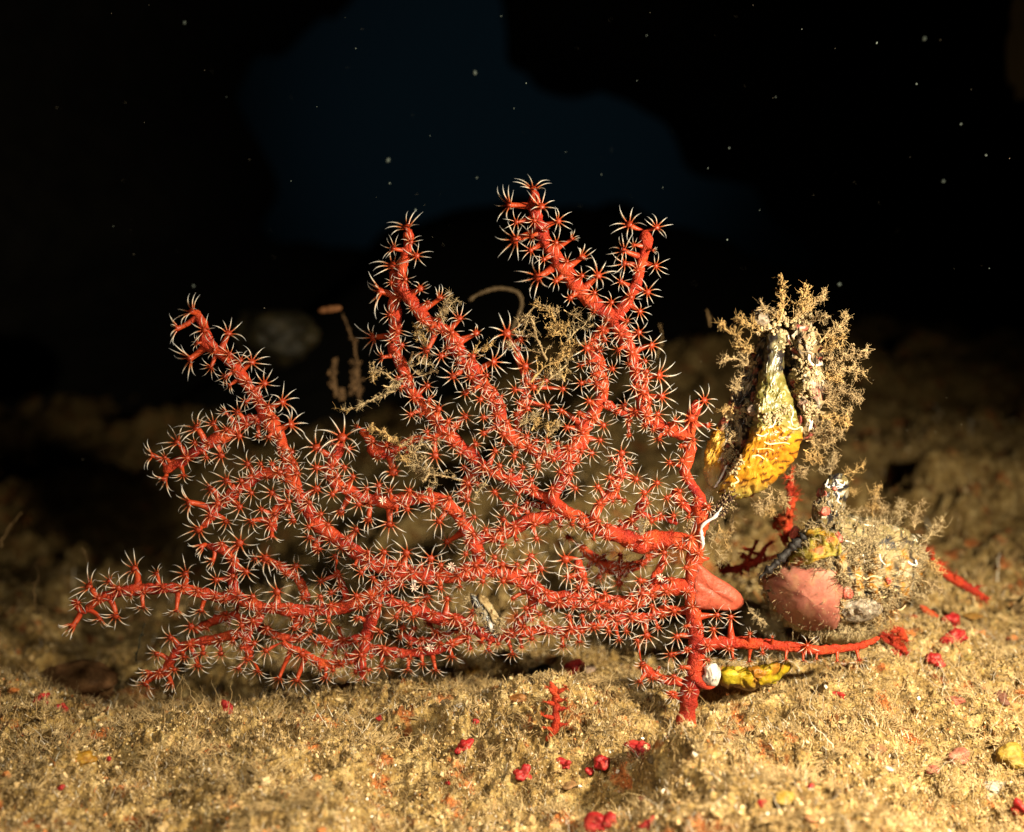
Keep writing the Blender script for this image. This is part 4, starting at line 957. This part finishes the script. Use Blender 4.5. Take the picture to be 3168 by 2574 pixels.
    for _ in range(4600):
        x = 2330 + 560*rng.random(); y = 1560+400*rng.random()
        p, n = on(tr, x, y)
        if p is None: continue
        zx = (x-2200)*2.2076; zy = (y-1400)*2.2076
        inpink = np.hypot((zx-620)/290, (zy-1010)/230) < .95
        if n2(np.array([x]), np.array([y]), .02, 12)[0] < .12 + .8*inpink and rng.random() > .16: continue
        C0.append(p)
    C0 = np.array(C0); chips(E, C0, .0042*(.4+1.4*rng.random((len(C0), 3))), np.array([BEIGE])*(.5+.8*rng.random((len(C0), 1))), 0, .4)
    o = np.vstack([C0, C0, C0]) + .012*(rng.random((3*len(C0), 3))-.5); M = len(o); cen = np.array([2600, 1760.]); c3 = unproj(*cen, .5)
    d = unit(unit(o-c3) + .7*rng.normal(size=(M, 3)) + np.array([0, 0, .3])); l = .035*(.2+rng.random((M, 1))**2*1.5); s = np.linspace(0, 1, 5)[None, :, None]
    E.tubes(o[:, None] + d[:, None]*l[:, None]*s + .25*unit(rng.normal(size=(M, 3)))[:, None]*l[:, None]*s**2, .0016*(1.1-s[..., 0]*.7)*np.ones((M, 1)), 3, None, np.array([BEIGE])*(.6+.6*rng.random((M, 1))))
    E.build('silt_crust', M_hyd, T)
    tw = [('1380,520 1400,440 1440,330', 1.6, 16, 34), ('1430,620 1500,560 1570,460', 1.8, 18, 40), ('1100,440 1110,340 1135,240', 1.6, 16, 36), ('1150,440 1180,380 1120,300', 1.4, 12, 30), ('1290,480 1300,400 1310,330', 1.5, 12, 32), ('900,160 960,130 1040,90', 1.8, 9, 34), ('830,150 830,80 860,10', 2.2, 10, 30), ('820,150 790,120 820,30', 1.8, 8, 30), ('1460,740 1520,760 1560,820', 2, 18, 40), ('1440,870 1510,900 1575,930', 2.4, 18, 36), ('1380,960 1440,980 1490,960', 2.4, 14, 34), ('1220,1110 1240,1160 1210,1200', 2, 10, 30), ('690,1250 690,1290 705,1300', 3.4, 6, 16), ('930,1190 935,1240 950,1280', 2.4, 8, 20), ('1120,1180 1140,1140 1130,1200', 2, 8, 22), ('420,790 360,790 320,830', 2.4, 12, 24), ('480,700 430,740 440,790', 2.2, 12, 26), ('920,300 960,270 990,280', 1.2, 8, 24), ('930,380 1000,390 1060,400', 1.2, 10, 24), ('250,1090 310,1110 350,1160', 3.0, 12, 26)]
    for i, (s, r, n, bl) in enumerate(tw):
        h = MB(); twig(h, LO(s), (.22, .20), r*.85, int(n*1.7), bl*.8, (SAND, BEIGE, GOLD)[i % 3], seed=100+i); h.build('hydroid', M_hyd, T)
round_oyster()

# ---- silted hydroids tangled in the fan
def tangles():
    S = lambda s: parse2(s)
    A = [
     ('bushy golden hydroid tangle between the two upper right branches of the sea fan', .02, [('1750,1180 1720,1120 1760,1060 1720,1000 1690,960 1640,940', 3.6, 26, 42), ('1690,1110 1660,1040 1640,980 1612,1030', 3.2, 22, 40), ('1750,1060 1800,1010 1830,980', 2, 14, 40), ('1640,1180 1690,1130 1740,1110 1790,1060', 3.4, 24, 40), ('1600,1010 1640,960 1665,945 1700,950 1725,975', 3.2, 16, 26), ('1700,1170 1750,1130 1760,1090', 3.2, 20, 36), ('1660,1220 1690,1170 1720,1150', 3, 18, 32), ('1740,960 1790,985 1820,1010', 1.6, 10, 40), ('1600,1100 1580,1070 1560,1075', 2.4, 12, 26), ('1680,1010 1720,1030 1760,1000', 2.6, 14, 30)]),
     ('small pale hydroid wisp beside the second peak of the sea fan', .01, [('1372,985 1378,945 1388,915', 2.2, 14, 30), ('1385,950 1400,940 1410,925', 1.5, 8, 20)]),
     ('yellowish hydroid clump under the second peak, left of its thick branch', .03, [('1312,1100 1310,1060 1305,1020', 3.4, 16, 26), ('1330,1060 1300,1050 1290,1020', 2.6, 12, 26), ('1280,1090 1270,1130 1300,1160 1340,1150', 3.2, 14, 28), ('1290,1130 1320,1110 1330,1080', 2.4, 12, 28)]),
     ('short golden hydroid spur right of the second peak branch', -.03, [('1455,1095 1480,1085 1500,1080 1520,1068', 3.0, 12, 22)]),
     ('arched silted hydroid on the left edge under the second peak', -.01, [('1156,1180 1160,1152 1190,1153 1212,1170 1225,1180', 3.2, 14, 26), ('1185,1190 1200,1200 1235,1190', 3, 10, 20), ('1160,1155 1150,1170 1155,1185', 1.5, 6, 16)]),
     ('thin sandy hydroid thread reaching left into the dark from the fan', .0, [('1220,1212 1180,1222 1150,1238 1120,1252 1095,1262 1068,1272', 3.4, 22, 15), ('1095,1262 1070,1268 1040,1264', 1.0, 4, 14)]),
     ('sandy hydroid string in the wide left gap above the inner branch', .02, [('1136,1325 1165,1330 1190,1340 1211,1356 1240,1375', 5.0, 22, 16), ('1240,1375 1270,1390 1290,1420 1300,1450', 3.4, 20, 32), ('1290,1380 1330,1370 1350,1350', 3, 18, 30), ('1230,1400 1250,1420 1270,1415', 3, 14, 30), ('1312,1400 1318,1440 1316,1480', 3.6, 16, 24), ('1250,1440 1290,1440 1320,1470', 1.6, 16, 30)]),
     ('pale hydroid twig lying across the middle of the fan', .0, [('1316,1485 1325,1470 1350,1468 1385,1472 1424,1485', 3.4, 14, 20), ('1330,1480 1325,1510 1318,1540', 2.2, 8, 20)]),
     ('thin yellow hydroid stem slanting down in the centre gap of the fan', .0, [('1508,1480 1495,1500 1480,1520 1466,1543', 3.0, 12, 10)]),
     ('short golden hydroid tuft above the crossing of the centre branches', -.02, [('1690,1350 1700,1325 1722,1308', 3.6, 14, 18), ('1700,1350 1712,1330 1730,1300', 3, 10, 16), ('1610,1320 1625,1305 1660,1290', 2.6, 16, 24), ('1640,1330 1660,1310 1670,1290', 2.4, 14, 20), ('1690,1400 1700,1385 1725,1380', 2.6, 12, 20)]),
     ('silted hydroid remains hanging on the trunk below the fork with the horizontal branch', -.02, [('2150,1590 2140,1630 2130,1640', 2.6, 12, 20), ('2000,1600 1995,1630 1985,1650', 2.4, 14, 22)]),
     ('fine hydroid wisps hanging right of the trunk below the tall oyster', .06, [('2190,1640 2205,1660 2200,1690', 1.6, 14, 26), ('2220,1620 2240,1660 2250,1700', 1.2, 16, 36), ('2260,1560 2270,1610 2262,1660', 1.2, 14, 36), ('2210,1700 2230,1720 2240,1730', 1.4, 8, 24)]),
     ('sand coated hydroid on the second peak branch where it thickens', -.01, [('1350,1010 1330,1015 1300,1008', 3, 14, 18), ('1372,1000 1360,970 1380,950', 2.2, 12, 22)]),
    ]
    for k, (lab, y, runs) in enumerate(A):
        mb = MB()
        for i, (s, r, n, bl) in enumerate(runs):
            twig(mb, S(s), (y-.03*(i % 2), y+.02), r*.95, n, bl, (GOLD, SAND, BEIGE)[(i+k) % 3], seed=200+10*k+i, wav=4)
        tag(mb.build('hydroid_tangle', M_hyd), lab, 'hydroid', 'silted hydroids caught in the sea fan')
tangles()

# ---- sliver of a mussel in the fan
def mussel():
    T = thing('mussel_shell', unproj(1540, 1968, .06), 'broken black mussel sliver with a sandy crust, wedged low in the sea fan', 'shell')
    Z = lambda s: zs(s, 1150, 1700, 3.472)
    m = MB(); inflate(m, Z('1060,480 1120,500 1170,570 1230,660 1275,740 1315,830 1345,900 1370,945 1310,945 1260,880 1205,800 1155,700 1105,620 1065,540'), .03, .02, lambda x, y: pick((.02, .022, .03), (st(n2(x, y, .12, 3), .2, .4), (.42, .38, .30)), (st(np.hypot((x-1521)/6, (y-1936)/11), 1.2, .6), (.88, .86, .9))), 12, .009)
    m.build('valve', mat_glossy, T)
    m = MB(); inflate(m, Z('1130,470 1200,490 1260,560 1310,640 1360,720 1392,810 1402,900 1380,955 1335,870 1290,770 1240,670 1190,590 1130,510'), .045, .03, lambda x, y: pick((.55, .42, .22), (st(n2(x, y, .08, 3), .1, .4), (.70, .58, .36)), (st(n2(x, y, .1, 4), .3, .45), (.30, .2, .08))), 12, .012)
    for i, s in enumerate(('1060,490 1040,520 1020,530', '1100,640 1130,650 1170,650', '1180,700 1210,760 1240,800', '1360,720 1400,760 1420,820', '1300,900 1340,860 1390,880')):
        twig(m, Z(s), (.0, .0), 2, 12, 14, BEIGE, seed=400+i)
    m.build('sandy_crust', M_hyd, T)
mussel()

# ---- lime tubes, pale bryozoan, yellow sponge, brown sea squirt
def small_growths():
    m = MB(); a = parse2('2234,1568 2220,1588 2209,1601 2195,1609 2184,1616 2172,1628 2169,1642 2172,1665 2175,1682 2172,1700')
    bumpy_tube(m, unproj(a[:, 0], a[:, 1], -.055), np.array([3, 4.5, 5, 4.5, 5, 4.5, 5, 6, 6, 4])*U, (.66, .62, .66), .5, 9)
    tag(m.build('worm_tube', M_white), 'white winding worm tube on the trunk, below the tall oyster', 'worm tube')
    m = MB(); inflate(m, parse2('2180,2060 2205,2053 2225,2070 2229,2095 2222,2115 2203,2122 2178,2112 2168,2098 2180,2084'), -.02, .035,
        lambda x, y: pick((.80, .76, .72), (st(np.hypot(x-2183, y-2100), 9, 5), (.12, .10, .09)), (st(np.hypot(x-2204, y-2104), 7, 4), (.08, .07, .06)), (st(np.hypot(x-2199, y-2072), 6, 3), (.35, .3, .28)), (st(n2(x, y, .12, 3), .25, .45), (.45, .42, .40))), 14, .008)
    tag(m.build('bryozoan', M_white), 'pale pitted bryozoan bead against the right side of the trunk foot', 'bryozoan')
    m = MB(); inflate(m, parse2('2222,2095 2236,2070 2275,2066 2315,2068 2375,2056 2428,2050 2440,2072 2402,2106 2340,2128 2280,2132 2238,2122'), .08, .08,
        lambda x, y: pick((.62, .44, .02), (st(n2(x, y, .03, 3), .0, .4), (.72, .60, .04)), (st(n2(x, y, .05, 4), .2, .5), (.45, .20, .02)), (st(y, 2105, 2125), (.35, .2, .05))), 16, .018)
    tag(m.build('yellow_sponge', M_red), 'bright yellow lumpy sponge on the seabed right of the trunk foot', 'sponge')
small_growths()

# ---- other red corals
def sprigs():
    CO = (.60, .045, .02)
    gy = G(1695, 2300)[1] - .02
    T = thing('coral_sprig', unproj(1700, 2290, gy), 'small knobby red coral sprig standing alone in front of the mound', 'coral')
    m = MB(); a = parse('1690,2292,8 1702,2275,9 1716,2258,12 1722,2234,12 1719,2210,11 1722,2187,11 1720,2160,11 1718,2140,12 1706,2118,8 1702,2108,5')
    bumpy_tube(m, unproj(a[:, 0], a[:, 1], gy), a[:, 2]*1.0*U, CO, .25, 10); m.build('stem', M_coral, T)
    for k, (x0, y0, x1, y1) in enumerate([(1718,2145,1752,2128), (1718,2178,1690,2172), (1722,2195,1754,2190), (1718,2222,1680,2214), (1722,2245,1748,2240), (1718,2150,1698,2128), (1720,2168,1745,2165), (1712,2262,1690,2250)]):
        p, q = unproj(x0, y0, gy), unproj(x1, y1, gy-.02); nb = MB()
        bumpy_tube(nb, np.array([p, .5*(p+q), q]), np.array([9, 6.5, 6.5])*U, CO, .2, 8)
        d = unit(q-p); L = []
        for j in range(7):
            s = unit(d + .9*rng.normal(size=3)); L.append(q + s*np.linspace(0, 15*U, 5)[:, None])
        nb.tubes(np.array(L), np.tile(np.linspace(1.6, .5, 5)*U, (7, 1)), 4); nb.build('polyp', M_coral, T)
    def spiky(name, lab, runs, y, cat='coral', dense=1.0, grp=None, rk=1):
        mb = MB()
        for s in runs:
            a = parse(s); P = unproj(a[:, 0], a[:, 1], y); sc_ = (y+4.8)/4.8
            bumpy_tube(mb, P, a[:, 2]*U*sc_*rk, CO, .25, 9)
            Q = catmull(P, .02)
            for p in Q[::2]:
                for _ in range(int(2*dense)):
                    d = unit(rng.normal(size=3)+np.array([0, -.4, 0])); h = p + d*26*U*sc_*(.6+.6*rng.random())
                    mb.tubes(np.array([[p, .5*(p+h), h, h+d*3*U]]), np.array([[7, 4.5, 7, 2]])*U*sc_, 6)
                    L = [h + unit(d+1.2*rng.normal(size=3))*np.linspace(0, 22*U*sc_, 4)[:, None] for _ in range(7)]
                    mb.tubes(np.array(L), np.tile(np.linspace(1.5, .5, 4)*U*sc_, (7, 1)), 3)
        tag(mb.build(name, M_coral), lab, cat, grp)
    spiky('soft_coral', 'dark red spiky coral rising between the two oysters', ['2427,1680,12 2438,1630,13 2440,1590,13 2448,1545,14 2445,1510,13 2450,1470,8', '2440,1600,8 2400,1620,8 2395,1640,6'], .55)
    spiky('soft_coral', 'shadowed dark red coral low behind the fold of the sea fan', ['2230,1770,9 2290,1755,10 2340,1735,11 2370,1690,9', '2300,1755,8 2330,1700,6', '2345,1740,8 2400,1720,6'], .75)
    spiky('soft_coral', 'red coral arm slanting down right behind the round oyster', ['2870,1700,8 2890,1740,10 2925,1775,14 2970,1802,15 3016,1830,12 3062,1855,6'], 1.0, dense=.5)
    spiky('soft_coral', 'short orange red coral stub right of the round oyster, above two crimson bits', ['2846,1872,7 2870,1893,11 2895,1912,12 2920,1928,7', '2812,1905,8 2840,1920,12 2870,1940,6'], .9, dense=.4)
    spiky('soft_coral', 'red blurred coral clump under the right edge of the round oyster', ['2725,1975,8 2755,1985,13 2790,2005,14 2800,2030,9', '2745,1950,8 2780,1950,13 2805,1985,9', '2760,2010,8 2790,2030,9', '2730,1960,8 2770,1975,12 2800,1965,8'], .42, dense=1.0)
sprigs()

# ---- crimson crusts and coloured sponges lying on the floor
def lump(name, px, py, r, c1, c2, lab, cat, grp, flat=.8, spikes=.5, mat=None, sub=3, seed=0, lift=.55, y=None):
    g = np.random.default_rng(seed+900)
    p = G(px, py + r*.5) if y is None else unproj(px, py, y)
    R = r*U*np.linalg.norm(p-CAM)/4.8
    v, f = ICO[sub]; k = 1 + spikes*.55*vnoise(v*1.6+seed, 3) + spikes*.25*vnoise(v*4+seed, 4)
    for _ in range(4 if spikes > .3 else 0):
        d = unit(g.normal(size=3)); k = k + spikes*1.1*np.clip((v@d-.62)/.38, 0, 1)**2.6
    V = v*k[:, None]*np.array([1, .9, flat])*R
    cc = pick(c1, (st(vnoise(v*3+seed, 5), -.1, .5), c2))
    mb = MB(); mb.add(V + p + np.array([0, 0, R*flat*lift]), f, 0, cc)
    tag(mb.build(name, mat or M_red), lab, cat, grp)
CR = ((.50, .022, .028), (.68, .075, .060)); OR = ((.62, .20, .05), (.75, .34, .12)); AM = ((.55, .28, .02), (.68, .42, .06)); PKc = ((.62, .20, .14), (.72, .34, .24))
red_bits = [
 (1781,2051,27,'largest crimson bit, three cornered, on top of the mound under the fan'), (1433,2304,18,'pointed crimson bit in the hollow left of the coral sprig'), (1618,2386,17,'slim crimson bit below the coral sprig, just left of it'),
 (1861,2346,21,'crimson bit above the dark pit in the foreground'), (1987,2309,27,'broad bright red bit right of the mound, in front of the trunk foot'), (1873,2543,29,'big bright red bit at the bottom edge below the dark pit'),
 (1992,2466,10,'small red bit right of the dark pit'), (2013,2546,17,'crimson bit at the bottom edge right of the biggest one'), (2882,2033,18,'red bit below the right end of the horizontal coral arm'),
 (2511,2430,9,'tiny red bit in the bright sand, lower right'), (3155,2498,15,'orange red bit cut by the right edge near the bottom corner'), (3045,2133,8,'tiny crimson bit beside the mauve crust at the right'),
 (129,2157,15,'dark crimson bit at the left edge beside the sea squirt'), (192,2187,15,'dark crimson bit just under the sea squirt'), (700,2187,17,'red bit under the left tip of the lower branch'),
 (190,2435,8,'small red bit near the lower left corner'), (337,2344,7,'tiny pink bit right of the amber sponge'), (2961,1960,21,'flat crimson bit at the right below the coral stub'),
 (2943,1915,19,'upright crimson bit leaning on the coral stub at the right'), (3120,1975,8,'small crimson bit near the right edge behind the oyster'), (1473,2229,8,'small pinkish bit above the hollow, left of the mound'),
 (1173,2220,7,'tiny rosy bit left of the white chip'), (1824,2379,11,'small crimson bit just left above the dark pit'), (1749,2360,13,'pink bit below the foot of the coral sprig'), (1841,2172,9,'dark rosy bit on the right of the mound'),
 (1387,2420,9,'faint red bit among filaments, bottom centre'), (2600,2150,13,'pinkish red bit on the slope under the round oyster'), (2350,2480,10,'dark red bit in the sand at the bottom right of centre')]
for i, (x, y, r, lab) in enumerate(red_bits):
    lump('red_crust', x, y, r*1.1, *CR, lab, 'red crust', 'crimson bits on the seabed', .85, .75 if r > 12 else .45, seed=i, lift=.1)
patches_ = [
 (1468,2070,30,AM,.5,'amber sponge just under the fan, left of the mound'), (1608,2150,28,((.45,.18,.04),(.55,.26,.08)),.5,'orange brown sponge on the left flank of the mound'), (253,2337,28,AM,.6,'round amber sponge on the sand at the lower left'),
 (3123,2326,34,((.55,.36,.05),(.66,.48,.10)),.7,'large mustard sponge at the right edge'), (2962,2338,29,PKc,.6,'pink orange crust left of the mustard sponge'), (2885,2374,20,PKc,.5,'small pink orange crust beside the larger one at the right'),
 (2428,2451,26,((.60,.40,.06),(.7,.52,.15)),.4,'pale yellow sponge in the bright foreground sand'), (3099,2154,24,((.30,.13,.09),(.42,.22,.16)),.6,'mauve brown crust ball near the right edge'), (3155,2139,18,OR,.6,'orange crust cut by the right edge'),
 (2956,2157,20,((.6,.18,.12),(.62,.3,.2)),.4,'faded red crust on the sand at the right'), (2719,2304,26,((.5,.24,.12),(.55,.36,.2)),.3,'faint orange crust in the middle of the right foreground'), (1228,2245,9,OR,.5,'tiny bright orange crust above the hollow'),
 (2510,2530,16,((.62,.25,.10),(.6,.35,.2)),.4,'orange crust at the bottom edge right of centre'), (40,2130,14,OR,.5,'orange crust at the left edge'), (1760,2420,22,((.5,.28,.12),(.55,.36,.18)),.4,'dull orange crust left of the dark pit'),
 (1820,2070,15,((.70,.50,.40),(.78,.62,.5)),.7,'pale pink pebble leaning on the largest crimson bit'), (2745,2375,11,((.85,.82,.78),(.9,.88,.85)),.5,'white shell chip in the right foreground'), (1425,2179,14,((.92,.90,.86),(.95,.93,.9)),.4,'bright white chip on the slope left of the mound'),
 (3080,2420,44,((.72,.66,.55),(.85,.8,.7)),.35,'large glaring white crust in the right corner'), (2995,2030,18,((.5,.36,.1),(.6,.46,.2)),.5,'yellowish sponge blurred at the far right'), (3010,1897,22,((.5,.26,.05),(.62,.38,.1)),.3,'orange sponge streak behind the coral arm at the right')]
for i, (x, y, r, cc, fl, lab) in enumerate(patches_):
    lump('pebble' if 'pebble' in lab else 'shell_chip' if 'chip' in lab else 'sponge_crust', x, y, r, *cc, lab, 'pebble' if 'pebble' in lab else 'shell chip' if 'chip' in lab else 'sponge', 'coloured crusts and sponges on the seabed', fl, .45, M_crust if r > 16 else M_red, seed=50+i, lift=.25)

lump('dark_crust', 1668, 2070, 34, (.03, .032, .025), (.10, .09, .06), 'blackish crust capping the left shoulder of the mound under the fan', 'crust', None, .45, .6, M_crust, seed=90, lift=.3)
lump('sea_squirt', 215, 2115, 112, (.20, .11, .05), (.30, .16, .075), 'blurred brown translucent sea squirt in the hollow at the lower left', 'sea squirt', None, .42, .5, mat_tint('squirt_tunic', .6, .5, 60, .6, .15, .35), 4, 33, 0, y=.95)
# ---- far things in the dark
def far_things():
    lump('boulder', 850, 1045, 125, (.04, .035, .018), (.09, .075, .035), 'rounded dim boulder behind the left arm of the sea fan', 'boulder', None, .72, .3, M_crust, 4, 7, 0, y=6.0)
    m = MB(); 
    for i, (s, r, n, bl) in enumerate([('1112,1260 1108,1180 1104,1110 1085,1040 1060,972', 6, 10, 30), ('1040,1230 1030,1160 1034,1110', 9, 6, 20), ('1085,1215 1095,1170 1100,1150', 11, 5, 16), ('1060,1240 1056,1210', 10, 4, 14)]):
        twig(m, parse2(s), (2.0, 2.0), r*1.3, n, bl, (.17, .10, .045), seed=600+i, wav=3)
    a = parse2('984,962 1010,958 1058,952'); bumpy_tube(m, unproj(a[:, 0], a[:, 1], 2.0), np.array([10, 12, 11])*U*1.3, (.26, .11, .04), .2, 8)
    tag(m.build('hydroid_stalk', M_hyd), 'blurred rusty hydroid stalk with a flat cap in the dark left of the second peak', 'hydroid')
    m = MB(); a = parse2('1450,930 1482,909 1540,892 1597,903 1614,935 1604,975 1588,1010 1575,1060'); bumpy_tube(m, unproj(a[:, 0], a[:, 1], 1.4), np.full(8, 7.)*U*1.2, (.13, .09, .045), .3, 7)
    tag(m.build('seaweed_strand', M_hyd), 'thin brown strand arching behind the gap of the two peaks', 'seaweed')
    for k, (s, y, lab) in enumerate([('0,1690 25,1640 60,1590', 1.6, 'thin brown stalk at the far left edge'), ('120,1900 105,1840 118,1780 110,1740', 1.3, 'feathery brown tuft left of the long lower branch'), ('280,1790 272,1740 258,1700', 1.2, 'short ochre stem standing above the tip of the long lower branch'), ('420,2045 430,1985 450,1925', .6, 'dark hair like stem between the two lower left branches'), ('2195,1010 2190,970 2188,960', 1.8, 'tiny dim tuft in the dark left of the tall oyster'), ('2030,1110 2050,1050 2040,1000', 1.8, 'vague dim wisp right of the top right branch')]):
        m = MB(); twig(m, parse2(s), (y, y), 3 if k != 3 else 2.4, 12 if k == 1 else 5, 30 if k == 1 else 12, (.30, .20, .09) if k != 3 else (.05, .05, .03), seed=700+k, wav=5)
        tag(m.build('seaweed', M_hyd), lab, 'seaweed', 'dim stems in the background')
    m = MB(); v, f = ICO[3]; V = v*(1+.35*vnoise(v*2, 4))[:, None]*np.array([.20, .15, .62]) + unproj(3180, 130, 8.5); m.add(V, f, 0, (.45, .50, .48))
    tag(m.build('drifting_flake', M_grain), 'soft grey flake drifting at the top right edge', 'flake')
far_things()
